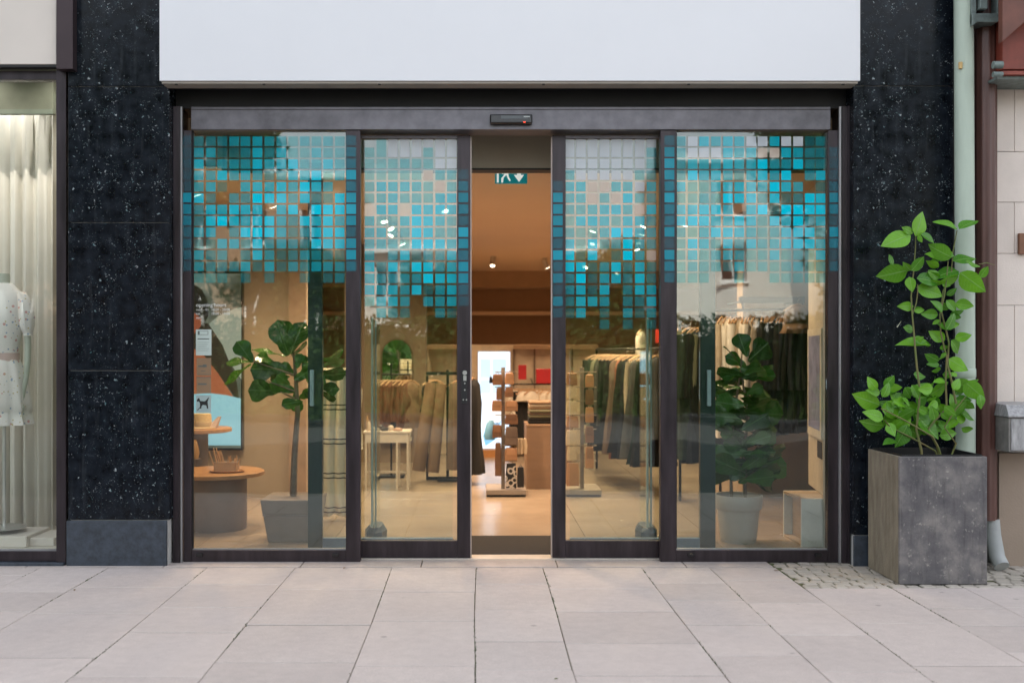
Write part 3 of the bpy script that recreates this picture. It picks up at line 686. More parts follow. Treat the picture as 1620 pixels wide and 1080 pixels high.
# steel canopy corner
cn = thing("red_steel_canopy", "red brown painted steel canopy corner at the upper right edge", "canopy", (X(1600, 6.1), 6.2, Z(120, 6.1)))
RB = pm("red_brown_paint", (.13, .045, .030), .5, var=.25, scale=6); RB2 = pm("rust_red_paint", (.22, .045, .028), .5, var=.3, scale=6)
d = 6.0
MB().prism([(X(1586, d), Z(66, d)), (X(1634, d), Z(24, d)), (5.5, Z(24, d) + .6), (5.5, 4.2), (X(1586, d), 4.2)], d, d + .05).build("sloping_beam", RB, cn, bevel=.003)
Bx(X(1586, 6.2), 5.5, 6.2, 6.415, Z(110, 6.2), 4.2).build("side_plate", RB2, cn, bevel=.003)
Bx(X(1584, 6.14), 5.5, 6.13, 6.41, Z(119, 6.14), Z(113, 6.14)).build("bottom_flange", RB2, cn, bevel=.002)
Bx(X(1580, 6.14), 5.5, 6.16, 6.41, Z(125, 6.16), Z(121, 6.16)).build("shadow_rail", GZ, cn)
for a, b in ((97, 109), (113.5, 123)):
    MB().tube([(X(1571, 6.11), 6.11, Z((a + b) / 2, 6.11)), (X(1585.5, 6.11), 6.11, Z((a + b) / 2, 6.11))], (b - a) / 2 * 6.11 / 1620, 12).build("bracket", GZ, cn, smooth=True)

# ================================================================ PLANTER
d0 = 5.865
pt = thing("tall_planter", "tall square grey fibre cement planter holding the climbing plant", "planter", (X(1490, d0), d0 + .25, 0))
POT, n, l, p = newmat("weathered_fibre_cement")
tc = n.new("ShaderNodeTexCoord")
def nz(sc, det=6, st=None):
    t = n.new("ShaderNodeTexNoise"); t.inputs["Scale"].default_value = sc; t.inputs["Detail"].default_value = det; t.inputs["Roughness"].default_value = .65
    if st:
        mp = n.new("ShaderNodeMapping"); mp.inputs["Scale"].default_value = st; l.new(tc.outputs["Object"], mp.inputs[0]); l.new(mp.outputs[0], t.inputs[0])
    else: l.new(tc.outputs["Object"], t.inputs[0])
    return t.outputs[0]
cr = n.new("ShaderNodeValToRGB"); e = cr.color_ramp.elements; e[0].position = .28; e[0].color = (.055, .054, .062, 1); e[1].position = .72; e[1].color = (.26, .24, .225, 1)
k = cr.color_ramp.elements.new(.5); k.color = (.125, .118, .122, 1); l.new(nz(5.5, 9), cr.inputs[0])
cr2 = n.new("ShaderNodeValToRGB"); e = cr2.color_ramp.elements; e[0].position = .60; e[0].color = (0, 0, 0, 1); e[1].position = .74; e[1].color = (1, 1, 1, 1); l.new(nz(38, 4), cr2.inputs[0])
mm1 = n.new("ShaderNodeMath"); mm1.operation = 'MULTIPLY'; mm1.inputs[1].default_value = 1.0; l.new(cr2.outputs[0], mm1.inputs[0])
mx = n.new("ShaderNodeMixRGB"); mx.inputs[2].default_value = (.34, .32, .29, 1); l.new(mm1.outputs[0], mx.inputs[0]); l.new(cr.outputs[0], mx.inputs[1])
cr3 = n.new("ShaderNodeValToRGB"); e = cr3.color_ramp.elements; e[0].position = .52; e[0].color = (1, 1, 1, 1); e[1].position = .72; e[1].color = (.42, .42, .40, 1); l.new(nz(9, 5, (4, 4, .45)), cr3.inputs[0])
m3 = n.new("ShaderNodeMixRGB"); m3.blend_type = 'MULTIPLY'; m3.inputs[0].default_value = .6; l.new(mx.outputs[0], m3.inputs[1]); l.new(cr3.outputs[0], m3.inputs[2])
l.new(m3.outputs[0], p.inputs["Base Color"]); p.inputs["Roughness"].default_value = .78
b = n.new("ShaderNodeBump"); b.inputs["Strength"].default_value = .35; b.inputs["Distance"].default_value = .006; l.new(nz(60, 5), b.inputs["Height"]); l.new(b.outputs[0], p.inputs["Normal"])
xa, xb = X(1423, d0), X(1562, d0); ya, yb = d0, d0 + .47; zt = Z(722, d0)
MB().box(xa, xb, ya, ya + .02, .004, zt).build("front_panel", POT, pt, bevel=.004)
SIDEP = pm("brownish_cement_side", (.155, .130, .095), .82, col2=(.25, .22, .165), scale=7, bump=.3, stretch=(3, 3, .8))  # browner mottled tone for the left side panel
MB().box(xa - .001, xa + .019, ya + .0205, yb, .004, zt).build("side_panel", SIDEP, pt, bevel=.004, label="brownish mottled side panel of the planter")
MB().box(xb - .019, xb, ya + .0205, yb, .004, zt).build("side_panel", POT, pt, bevel=.004)
MB().box(xa + .02, xb - .02, yb - .02, yb - .001, .004, zt).build("back_panel", POT, pt)
so = Bx(xa + .02, xb - .02, ya + .021, yb - .021, .1, zt - .035).build("soil", pm("potting_soil", (.02, .014, .010), .95, var=.5, scale=60, bump=.8, bscale=90)); tag(so, "dark potting soil inside the tall grey planter", "soil", kind="stuff")
LIN = pm("black_liner", (.012, .012, .014), .4)
m = MB()
for (a0, b0, a1, b1) in ((xa + .02, ya + .021, xb - .02, ya + .027), (xa + .02, yb - .027, xb - .02, yb - .021), (xa + .02, ya + .0275, xa + .026, yb - .0275), (xb - .026, ya + .0275, xb - .02, yb - .0275)):
    m.box(a0, a1, b0, b1, zt - .09, zt + .010)
m.build("liner", LIN, pt)

# ---------------------------------------------------------------- leaves
def leaf_mesh(name, mat, shape, fold, curl, wave, seed, vein=None):
    nt, nu = 9, 5; vv = []; ff = []
    for i in range(nt):
        t = i / (nt - 1)
        if shape == 'oval': w = .30 * math.sin(math.pi * (t ** .80)) ** .92 * (1 - .15 * t) + .003
        else: w = (.10 + .34 * (t ** .9)) * (math.sin(math.pi * min(1, t * .97 + .03)) ** .45) * (1 - .32 * math.exp(-((t - .38) / .14) ** 2)) + .004   # fiddle shape
        for j in range(nu):
            u = (j - 2) / 2
            z = fold * abs(u) * w - curl * t * t + wave * math.sin(t * 9 + seed + u * 2) * abs(u) - .10 * u * u * w
            vv.append((t, u * w + .03 * math.sin(t * 3 + seed), z))
    for i in range(nt - 1):
        for j in range(nu - 1): ff.append((i * nu + j, (i + 1) * nu + j, (i + 1) * nu + j + 1, i * nu + j + 1))
    me = bpy.data.meshes.new(name); me.from_pydata(vv, [], ff); me.shade_smooth(); me.materials.append(mat)
    return me
def leafmat(name, c1, c2, trans, rough, veincol):
    m, n, l, p = newmat(name)
    tc = n.new("ShaderNodeTexCoord"); s = n.new("ShaderNodeSeparateXYZ"); l.new(tc.outputs["Object"], s.inputs[0])
    oi = n.new("ShaderNodeObjectInfo"); nzz = n.new("ShaderNodeTexNoise"); nzz.inputs["Scale"].default_value = 5; l.new(tc.outputs["Object"], nzz.inputs[0])
    ad = n.new("ShaderNodeMath"); ad.operation = 'MULTIPLY_ADD'; ad.inputs[1].default_value = .5; l.new(nzz.outputs[0], ad.inputs[0])
    h = n.new("ShaderNodeMath"); h.operation = 'MULTIPLY_ADD'; h.inputs[1].default_value = .9; h.inputs[2].default_value = -.2; l.new(oi.outputs["Random"], h.inputs[0]); l.new(h.outputs[0], ad.inputs[2])
    mx = n.new("ShaderNodeMixRGB"); mx.use_clamp = True; mx.inputs[1].default_value = (*c1, 1); mx.inputs[2].default_value = (*c2, 1); l.new(ad.outputs[0], mx.inputs[0])
    # midrib and side veins
    ab = n.new("ShaderNodeMath"); ab.operation = 'ABSOLUTE'; l.new(s.outputs[1], ab.inputs[0])
    mr = n.new("ShaderNodeMapRange"); mr.inputs[1].default_value = .008; mr.inputs[2].default_value = .022; mr.inputs[3].default_value = .75; mr.inputs[4].default_value = 0; l.new(ab.outputs[0], mr.inputs[0])
    cmb = n.new("ShaderNodeMath"); cmb.operation = 'MULTIPLY_ADD'; cmb.inputs[1].default_value = -.75; l.new(ab.outputs[0], cmb.inputs[0]); l.new(s.outputs[0], cmb.inputs[2])
    wv = n.new("ShaderNodeMath"); wv.operation = 'PINGPONG'; wv.inputs[1].default_value = .055; l.new(cmb.outputs[0], wv.inputs[0])
    m2 = n.new("ShaderNodeMapRange"); m2.inputs[1].default_value = 0; m2.inputs[2].default_value = .010; m2.inputs[3].default_value = .35; m2.inputs[4].default_value = 0; l.new(wv.outputs[0], m2.inputs[0])
    mm_ = n.new("ShaderNodeMath"); mm_.operation = 'MAXIMUM'; l.new(mr.outputs[0], mm_.inputs[0]); l.new(m2.outputs[0], mm_.inputs[1])
    m4 = n.new("ShaderNodeMixRGB"); m4.inputs[2].default_value = (*veincol, 1); l.new(mm_.outputs[0], m4.inputs[0]); l.new(mx.outputs[0], m4.inputs[1])
    l.new(m4.outputs[0], p.inputs["Base Color"]); p.inputs["Roughness"].default_value = rough
    t = n.new("ShaderNodeBsdfTranslucent"); l.new(m4.outputs[0], t.inputs[0]); ms = n.new("ShaderNodeMixShader"); ms.inputs[0].default_value = trans
    l.new(p.outputs[0], ms.inputs[1]); l.new(t.outputs[0], ms.inputs[2]); l.new(ms.outputs[0], n["Material Output"].inputs[0])
    b = n.new("ShaderNodeBump"); b.inputs["Strength"].default_value = .3; b.inputs["Distance"].default_value = .01; l.new(mm_.outputs[0], b.inputs["Height"]); l.new(b.outputs[0], p.inputs["Normal"])
    return m
LF = leafmat("fresh_leaf", (.055, .215, .014), (.20, .50, .025), .30, .27, (.22, .45, .09))
FL = leafmat("ficus_leaf", (.008, .045, .006), (.038, .145, .012), .12, .2, (.09, .20, .06))
LFM = [leaf_mesh("leaf", LF, 'oval', f, c, w, s) for f, c, w, s in ((.35, .10, .012, 0), (.15, .22, .02, 2), (.55, .05, .01, 4), (.25, .32, .015, 1), (.1, .0, .025, 3))]
FLM = [leaf_mesh("leaf", FL, 'fiddle', f, c, w, s) for f, c, w, s in ((.22, .12, .03, 0), (.3, .28, .04, 2), (.15, .05, .03, 4))]
def put_leaf(parent, meshes, base, tip, roll, wid=1.0, tilt=0.0, mi=None):
    b, t = Vector(base), Vector(tip); x = (t - b); L = x.length; x.normalize()
    nrm = Vector((0, -1, 0)); nrm = (nrm - x * nrm.dot(x))
    if nrm.length < .05: nrm = Vector((0, 0, 1)) - x * x.z
    nrm.normalize()
    nrm = Matrix.Rotation(roll, 3, x) @ nrm
    y = nrm.cross(x).normalized()
    M = Matrix(((x.x, y.x, nrm.x), (x.y, y.y, nrm.y), (x.z, y.z, nrm.z))).to_4x4()
    o = bpy.data.objects.new("leaf", rnd.choice(meshes) if mi is None else meshes[mi]); COL.objects.link(o); o.parent = parent
    o.matrix_basis = Matrix.Translation(b - worldloc(parent)) @ M @ Matrix.Diagonal((L, L * wid, L, 1))
    return o
dp = 6.07
vine = thing("climbing_plant", "bright green leafy shrub with two tall stems growing in the grey planter", "plant", (X(1460, dp), dp, zt - .05))
def C(cx_, cy_, dd=0.0):
    q = dp + dd; return (X(1320 + cx_ / 2.7, q), q, Z(320 + cy_ / 2.7, q))
STEM = pm("young_woody_stem", (.16, .12, .045), .6, col2=(.10, .15, .03), scale=12)
def stem(pts, r0, r1, dd=0, dd1=None):
    n_ = len(pts); dd1 = dd if dd1 is None else dd1
    MB().tube([C(a, b, dd + (dd1 - dd) * i / (n_ - 1)) for i, (a, b) in enumerate(pts)], [r0 + (r1 - r0) * i / (n_ - 1) for i in range(n_)], 8).build("stem", STEM, vine, smooth=True)
stem([(375, 1130), (372, 1060), (350, 970), (362, 860), (362, 775), (352, 700), (345, 620), (340, 560), (333, 482), (328, 400), (338, 300), (346, 200), (348, 140)], .0085, .0032, -.03, .02)
stem([(333, 482), (350, 430), (356, 385), (356, 350)], .004, .003, .005, .0)
stem([(455, 1130), (440, 1040), (400, 970), (430, 930), (480, 880), (475, 760), (480, 660), (455, 560), (450, 480), (470, 400), (478, 340), (486, 250)], .0085, .003, 0, .02)
stem([(520, 860), (500, 760), (482, 690), (490, 600), (470, 520), (455, 460), (465, 380), (500, 300), (505, 220), (524, 120)], .007, .003, .0, .05)
stem([(470, 1130), (445, 1050), (420, 1000), (300, 930), (200, 880)], .007, .0035, -.02, -.10)
stem([(460, 1130), (430, 1060), (340, 1010), (240, 960), (215, 930)], .006, .003, 0, -.06)
stem([(480, 1130), (520, 1030), (470, 960), (520, 880), (560, 830)], .006, .003, 0, -.05)
lv = """345 145 385 40 0|325 140 207 178 0|335 132 295 107 1|370 135 432 172 1|358 140 376 172 1|312 290 185 324 0|325 292 293 255 1|330 292 383 230 0|250 268 232 222 1|322 318 332 384 0|352 326 457 332 0|352 362 467 400 0|400 290 442 330 1
525 112 445 60 2|535 115 610 56 2|502 235 398 188 0|492 236 384 222 2|530 292 432 300 2|505 252 605 224 2|560 252 622 275 2|535 300 648 382 0|622 322 656 272 0|530 318 458 340 2|470 340 398 350 2|480 398 526 370 0|478 418 522 468 0|515 432 597 445 0|442 482 370 476 0|460 470 412 418 1|450 502 418 522 1|478 545 528 474 0|470 592 403 548 0|515 582 588 566 0|498 590 548 645 0|410 612 374 596 1|412 612 258 604 3|480 642 446 672 1|488 668 572 718 0|450 520 480 545 1
195 865 76 826 0|182 800 143 748 0|215 790 255 738 0|228 792 292 792 0|195 812 148 800 1|205 832 246 772 0|200 884 312 876 0|210 922 134 888 0|212 952 117 950 0|290 930 232 980 0|270 922 352 880 0|290 832 320 870 1|330 822 392 800 0|408 822 494 772 0|400 800 452 754 2|498 770 604 792 0|555 765 645 842 0|620 820 636 882 0|488 922 568 842 0|430 928 416 868 0|455 900 492 932 1|345 905 448 1010 0|448 996 527 986 0|312 950 264 1048 0|265 1020 206 1032 2|360 880 404 904 1|508 802 542 752 0|525 742 500 724 1|470 762 428 760 2|300 860 250 850 0|440 850 400 880 0|330 780 365 840 0|470 870 520 910 0|555 790 620 760 0|420 790 360 800 0|390 930 340 960 1|250 900 220 850 0|300 790 330 840 0|540 850 600 880 2|280 960 330 920 0|230 940 260 1000 0"""
for line in lv.replace("\n", "|").split("|"):
    a, b, c_, d_, k = [float(q) for q in line.split()]
    dd = rnd.uniform(-.09, .04) if b > 720 else rnd.uniform(-.04, .05)
    roll = {0: rnd.uniform(-.6, .6), 1: rnd.uniform(-.9, .9), 2: rnd.choice((-1, 1)) * rnd.uniform(.8, 1.15), 3: .95}[int(k)]
    put_leaf(vine, LFM, C(a, b, dd), C(c_, d_, dd + rnd.uniform(-.04, .03)), roll, {0: 1.16, 1: 1.08, 2: 1.15, 3: .8}[int(k)])
for k in range(26):   # small leaves up the right stem and the left one
    q = rnd.random(); b = 200 + 560 * q; a = (470 + 25 * math.sin(b / 60)) if k % 4 else 338; sd_ = rnd.choice((-1, 1)); L = rnd.uniform(38, 62)
    put_leaf(vine, LFM, C(a, b, .03), C(a + sd_ * L, b - rnd.uniform(-25, 32), rnd.uniform(0, .05)), rnd.uniform(-.9, .9), 1.15)
for k in range(52):   # a few leaves deeper inside the bush
    a, b = rnd.uniform(200, 560), rnd.uniform(800, 980); th = rnd.random() * 6.28; L = rnd.uniform(50, 85)
    put_leaf(vine, LFM, C(a, b, .05), C(a + L * math.cos(th), b + L * math.sin(th), .05), rnd.uniform(-1, 1), 1.3)
MB().tube([C(615, 265, .02), C(650, 258, .03), (C(686, 268, .03))], [.002, .0035, .0012], 6).build("tendril", STEM, vine, smooth=True)
MB().add([C(265, 532, .0), C(287, 505, -.005), C(283, 512, .0), C(270, 534, .01)], [(0, 1, 2, 3)]).build("bud", pm("pale_bud", (.6, .62, .5), .6), vine)
# ================================================================ SHOP INTERIOR SHELL
CEIL = 2.62
WALLM = pm("warm_beige_wall", (.40, .325, .24), .75, var=.04, scale=2)
CEILM = pm("warm_ceiling_paint", (.74, .56, .41), .8, var=.02, scale=1)
FLOORT = pm("pale_floor_tile", (.31, .245, .18), .25, var=.07, scale=2.5, rvar=.06, orand=.03)
fl = structure("shop_floor")
Bx(-3.6, 4.4, 6.57, 17.6, -.2, -.012).build("tile_bed", pm("tile_joint", (.16, .13, .10), .9), fl)
for i in range(9):
    for j in range(13):
        x0, y0 = -3.6 + i * .9 - .12, 6.565 + j * .9 - (.0 if j else 0)
        MB().slab([(x0 + .002, y0 + .002), (x0 + .898, y0 + .002), (x0 + .898, y0 + .898), (x0 + .002, y0 + .898)], -.02, 0, .0015).build("floor_tile", FLOORT, fl)
cl = Bx(-2.43, 4.4, 7.121, 7.67, CEIL, CEIL + .5).build("shop_ceiling", CEILM); cl['kind'] = 'structure'
cl = Bx(-3.6, 4.4, 7.6701, 17.6, CEIL, CEIL + .5).build("shop_ceiling", CEILM); cl['kind'] = 'structure'
w_ = Bx(-3.7, -3.6, 7.7, 17.6, 0, CEIL).build("wall_left", WALLM); w_['kind'] = 'structure'
w_ = Bx(4.4, 4.5, 6.6, 17.6, 0, CEIL).build("wall_right", WALLM); w_['kind'] = 'structure'
w_ = Bx(2.80, 4.4, 6.72, 6.78, 0, CEIL).build("wall_front", WALLM); w_['kind'] = 'structure'
w_ = Bx(-3.6, 4.4, 17.6, 17.7, 0, CEIL).build("wall_back", WALLM); w_['kind'] = 'structure'
dY = 17.3
bh = thing("ceiling_bulkhead", "stepped brown dropped ceiling section at the far end of the shop", "bulkhead", (.5, dY, 2))
BH1 = pm("bulkhead_brown", (.42, .28, .18), .8, var=.05); BH2 = pm("bulkhead_dark_brown", (.30, .18, .11), .8, var=.05)
Bx(-3.6, 4.4, 16.4, 17.59, 2.36, CEIL - .001).build("upper_step", BH1, bh)
Bx(-3.6, 4.4, 16.9, 17.59, 1.95, 2.359).build("middle_step", BH2, bh)
Bx(-3.6, 4.4, 16.85, 16.899, 1.93, 1.99).build("lip", CEILM, bh)
Bx(-3.6, 4.4, 17.3, 17.59, 1.45, 1.949).build("lower_band", BH2, bh)
# beige bulkhead right behind the door opening
bk = thing("entrance_bulkhead", "plain grey beige panel hanging behind the top of the door gap", "bulkhead", (.2, 7.0, 2.56))
zb = Z(269, 7.0)
GB = pm("grey_beige_panel", (.42, .36, .28), .7, var=.04)
Bx(X(352, 7), 2.45, 7.00, 7.12, zb + .012, CEIL + .28).build("panel", GB, bk)
Bx(X(351, 7), 2.45, 6.995, 7.125, zb, zb + .0115).build("bottom_profile", BLACK, bk)
Bx(-2.43, 4.4, 6.80, 7.119, CEIL + .281, CEIL + .33).build("void_cover", GB, bk)
# exit sign
ex = thing("exit_sign", "green emergency exit sign with running figure and down arrow hanging behind the bulkhead", "exit sign", (X(808, 7.4), 7.4, 2.6))
TG = emit("exit_green", (.0, .20, .23), .12); WH = emit("exit_white", (.75, .8, .78), .18)
def ez(p): return Z(p, 7.4)
def exx(p): return X(p, 7.4)
Bx(exx(783), exx(834), 7.40, 7.43, ez(290), ez(262)).build("sign_plate", TG, ex)
MB().prism([(exx(821), ez(288)), (exx(813), ez(277)), (exx(818), ez(277)), (exx(818), ez(267)), (exx(824), ez(267)), (exx(824), ez(277)), (exx(829), ez(277))], 7.395, 7.3995).build("arrow", WH, ex)
m = MB()
m.prism([(exx(793), ez(289)), (exx(795.5), ez(289)), (exx(797), ez(281)), (exx(801), ez(277)), (exx(803), ez(282)), (exx(806), ez(287)), (exx(808), ez(286)), (exx(805), ez(280)), (exx(804), ez(274)), (exx(806), ez(275)), (exx(808), ez(271)), (exx(803), ez(269)), (exx(797), ez(269.5)), (exx(794), ez(275)), (exx(796), ez(276)), (exx(798), ez(272.5)), (exx(799), ez(273)), (exx(796), ez(279)), (exx(793), ez(282))], 7.395, 7.3995)
m.lathe(exx(803), 7.397, [(.006, ez(268)), (.011, ez(266)), (.006, ez(264))], 10)
m.build("running_figure", WH, ex)
Bx(exx(786), exx(789), 7.394, 7.3995, ez(289), ez(264)).build("door_mark", WH, ex)
Bx(exx(808) - .004, exx(808) + .004, 7.41, 7.42, ez(262), CEIL).build("hanger_rod", STEEL, ex)
# interior walls
w1 = Bx(-3.59, X(486, 9.35), 9.35, 9.55, .0, CEIL - .001).build("partition_wall", WALLM); tag(w1, "beige partition wall behind the round tables and the digital screen", "wall")
w1b = Bx(X(457, 9.3), X(484, 9.3), 9.30, 9.349, .0, CEIL - .001).build("wall_end_strip", pm("end_strip_brown", (.34, .24, .17), .75)); tag(w1b, "darker vertical wall strip at the end of the beige partition", "wall strip")  # darker strip marking the tone change at the wall corner
w2 = Bx(X(545, 12.3), X(674, 12.3), 12.3, 12.5, 0, CEIL - .001).build("partition_wall", pm("tan_wall", (.27, .20, .14), .75, var=.05)); tag(w2, "tan partition wall behind the arched mirror", "wall")
w3 = Bx(X(1175, 9.4), 4.39, 9.4, 9.6, .0, CEIL - .001).build("partition_wall", pm("tan_wall_right", (.36, .27, .19), .75, var=.05)); tag(w3, "tan partition wall behind the clothes rail in the right panel", "wall")
lp = thing("low_display_wall", "low cream display wall with hanging rail in the middle of the shop", "display wall", (.3, 13.4, 0))
Bx(X(676, 13.4), X(945, 13.4), 13.4, 13.5, 0, Z(545, 13.4)).build("back_board", pm("cream_board", (.66, .55, .40), .7), lp)
for p in (722, 812, 845, 905):
    Bx(X(p, 13.36), X(p + 1.6, 13.36), 13.37, 13.399, 0, Z(546, 13.4)).build("slot_post", pm("brown_post", (.14, .09, .06), .6), lp)
for p0, p1, py in ((676, 722, 546), (812, 945, 546)):
    Bx(X(p0, 13.3), X(p1, 13.3), 13.2, 13.399, Z(py + 6, 13.3), Z(py, 13.3)).build("shelf", pm("shelf_wood", (.40, .27, .16), .55), lp)
# ceiling spots
LENS = emit("spot_lens", (1.0, .86, .62), 3)
SPK = pm("spot_white", (.55, .50, .44), .5)
spots = [(605, 347), (613, 360), (624, 370), (632, 383), (650, 403), (1025, 355), (1020, 367), (1010, 380), (1003, 392), (943, 362), (941, 383), (930, 421), (980, 430), (425, 322), (306, 303), (482, 396), (1088, 352), (780, 418), (862, 421), (700, 330), (1128, 316)]
def spot(i, px, py, power):
    dz = CEIL - .11
    y = (dz - EYE) * 1620 / (555 - py); x = X(px, y)
    where = ["nearest of the left row above the mirror", "second of the left row from the front", "middle of the left row above the mirror", "fourth of the left row from the front", "farthest of the left row above the mirror",
             "nearest of the right row", "second of the right row from the front", "third of the right row from the front", "fourth of the right row from the front", "nearer of the pair seen high in the right sliding door", "farther of the pair seen high in the right sliding door",
             "far one above the right accessory stand", "far one at the end of the right row", "one above the left ficus", "one next to the left door jamb", "one beside the left inner door profile", "one at the top of the right side panel", "left one seen low in the door gap at the far end", "right one seen low in the door gap at the far end",
             "one high in the left sliding door near the bulkhead", "one above the clothes rail in the right panel"][i]
    t = thing("ceiling_spotlight", "lit ceiling spotlight, " + where, "spotlight", (x, y, CEIL), "lit spotlights on the shop ceiling")
    MB().lathe(x, y, [(.0, CEIL - .001), (.035, CEIL - .001), (.035, CEIL - .012), (.008, CEIL - .014), (.008, CEIL - .04), (0, CEIL - .04)], 16).build("mount", SPK, t, smooth=True)
    th = rnd.uniform(.3, .55); az = rnd.uniform(0, 6.28)
    a = Vector((x, y, CEIL - .05)); dr = Vector((math.sin(th) * math.cos(az), math.sin(th) * math.sin(az), -math.cos(th))); b_ = a + dr * .09
    MB().tube([a - dr * .03, b_], .034, 16).build("head", SPK, t, smooth=True)
    MB().tube([b_ + dr * .001, b_ + dr * .004], .029, 16).build("lens", LENS, t)
    ld = bpy.data.lights.new("spot_lamp", 'SPOT'); lo = bpy.data.objects.new("spot_lamp", ld); COL.objects.link(lo); lo.parent = t
    lo.location = (b_ + dr * .02) - t.location; ld.energy = power; ld.color = (1.0, .69, .43); ld.spot_size = R(150); ld.spot_blend = .9; ld.shadow_soft_size = .05
LP_ = 30
for i, (a, b) in enumerate(spots): spot(i, a, b, LP_ * (.45 if i in (16, 15) else 1))
# added unseen spotlights brightening the curtain and mannequin in the left niche
for k_, x_ in enumerate((-2.75, -3.3, -3.9, -4.4)):
    t = thing("added_curtain_spotlight", "small added spotlight brightening the curtain from behind the pelmet, %s from the right" % ["first", "second", "third", "fourth"][k_], "spotlight", (x_, 7.14, 3.42), "added spotlights above the curtain")
    MB().tube([(x_, 7.14, 3.415), (x_, 7.15, 3.34)], .025, 16).build("head", SPK, t, smooth=True)
    ld = bpy.data.lights.new("added_curtain_lamp", 'SPOT'); lo = bpy.data.objects.new("added_curtain_lamp", ld); COL.objects.link(lo); lo.parent = t
    lo.location = (0.0, .02, -.10); ld.energy = 2.2; ld.color = (1, .96, .92); ld.spot_size = R(120); ld.spot_blend = .9; lo.rotation_euler = (R(12), 0, 0)
for k_, x_ in enumerate((-2.72, -3.45)):  # added front lamps, out of view, lifting the mannequin
    t = thing("added_niche_spotlight", ("right" if k_ == 0 else "left") + " added spotlight at the top of the display window niche", "spotlight", (x_, 6.62, 3.42), "added spotlights of the display window")
    MB().tube([(x_, 6.60, 3.41), (x_, 6.64, 3.33)], .03, 16).build("head", SPK, t, smooth=True)
    ld = bpy.data.lights.new("added_niche_lamp", 'SPOT'); lo = bpy.data.objects.new("added_niche_lamp", ld); COL.objects.link(lo); lo.parent = t
    lo.location = (0.0, .04, -.12); ld.energy = 5; ld.color = (1, .90, .80); ld.spot_size = R(120); ld.spot_blend = .9; lo.rotation_euler = (R(30), 0, 0)

# ================================================================ MATS, GATES
mt = thing("door_mat", "dark ribbed entrance mat just inside the door gap", "mat", (X(809, 7), 7.0, 0))
MATM = pm("mat_rib", (.022, .020, .020), .9, var=.3, scale=60)
for i in range(30): Bx(X(735, 6.72), X(885, 6.72), 6.73 + i * .022, 6.73 + i * .022 + .016, .001, .011).build("rib", MATM, mt)
Bx(X(735, 6.72), X(885, 6.72), 6.725, 6.73 + 30 * .022, .0005, .004).build("backing", BLACK, mt)
ACR = glassmat("gate_acrylic", (.90, .95, .93), .04, .6)
def gate(label, px):
    t = thing("security_gate", label, "security gate", (X(px, 7.3), 7.3, 0), "clear security gates inside the doors")
    x = X(px, 7.3)
    n = 10; rr_ = .078
    MB().loft([(x, 7.3, .0, rr_, .17, 0), (x, 7.3, .07, rr_, .17, 0), (x, 7.3, .105, rr_ * .62, .15, 0)], 8).build("base", pm("blue_grey_base", (.035, .07, .10), .4), t, bevel=.004)
    Bx(x - .006, x + .006, 7.16, 7.55, .106, Z(505, 7.3)).build("acrylic_panel", ACR, t, bevel=.004)
    Bx(x - .021, x - .0065, 7.15, 7.19, .106, Z(503, 7.3)).build("edge_post", pm("pale_clear_edge", (.42, .46, .42), .25), t, bevel=.004)
    Bx(x + .0065, x + .017, 7.15, 7.17, .106, Z(508, 7.3)).build("edge_strip", pm("grey_clear_edge", (.25, .30, .29), .2), t, bevel=.003)
gate("clear acrylic security gate standing behind the left sliding door", 595)
gate("clear acrylic security gate standing behind the right sliding door", 1022)

# ================================================================ LEFT SIDE PANEL CONTENTS
WOOD = pm("oiled_oak", (.33, .17, .07), .4, col2=(.43, .23, .10), scale=4, stretch=(1, 8, 8), rvar=.05)
DRUM = pm("taupe_drum", (.17, .125, .10), .6, var=.1)
d = 7.75
rt = thing("round_table", "low round table with oak top and taupe drum base behind the left glass", "table", (X(345, d), d, 0))
MB().lathe(X(345, d), d, [(.325, .40), (.345, .405), (.345, .43), (.33, .437)], 48).build("table_top", WOOD, rt, smooth=True)
MB().lathe(X(345, d), d, [(.21, .0), (.215, .01), (.215, .399)], 40).build("drum_base", DRUM, rt, smooth=True)
d2 = 8.55
rt2 = thing("round_table", "taller round table with oak top carrying the straw hats, left behind the glass", "table", (X(316, d2), d2, 0))
MB().lathe(X(316, d2), d2, [(.24, .665), (.262, .67), (.262, .695), (.25, .702)], 40).build("table_top", WOOD, rt2, smooth=True)
MB().lathe(X(312, d2), d2, [(.09, .0), (.09, .664)], 30).build("drum_base", DRUM, rt2, smooth=True)
STRAW = pm("pale_straw", (.55, .42, .24), .8, bump=.5, bscale=160, var=.15, scale=60)
def hat(label, cx_, cy_, z, r, h, mat, band):
    t = thing("straw_hat", label, "hat", (cx_, cy_, z))
    MB().lathe(cx_, cy_, [(r * 1.25, z), (r * 1.27, z + .006), (r * .82, z + .012), (r * .8, z + h * .75), (r * .72, z + h), (0.001, z + h * 1.02)], 36).build("crown", mat, t, smooth=True)
    MB().lathe(cx_, cy_, [(r * .825, z + .015), (r * .835, z + .018), (r * .83, z + .045), (r * .82, z + .048)], 36).build("ribbon", band, t, smooth=True)
hat("cream straw hat with band lying on the taller round table", X(324, d2), d2 - .08, .703, .095, .12, STRAW, pm("ribbon_tan", (.40, .30, .18), .6))
cn_ = thing("seashell", "pale pink seashell beside the hats on the taller round table", "seashell", (X(346, d2), d2 - .08, .703))
vv = []
MB().loft([(X(346, d2) - .035 + .008 * i, d2 - .08, .703 + .0 + .012 * i, .045 - .004 * i, .035 - .003 * i, .06) for i in range(9)], 20, 6).build("shell", pm("shell_pink", (.62, .48, .42), .4), cn_, smooth=True)
hx_ = thing("glass_ornament", "small amber glass ornament low beside the taller table", "ornament", (X(306, 8.3), 8.3, .47))
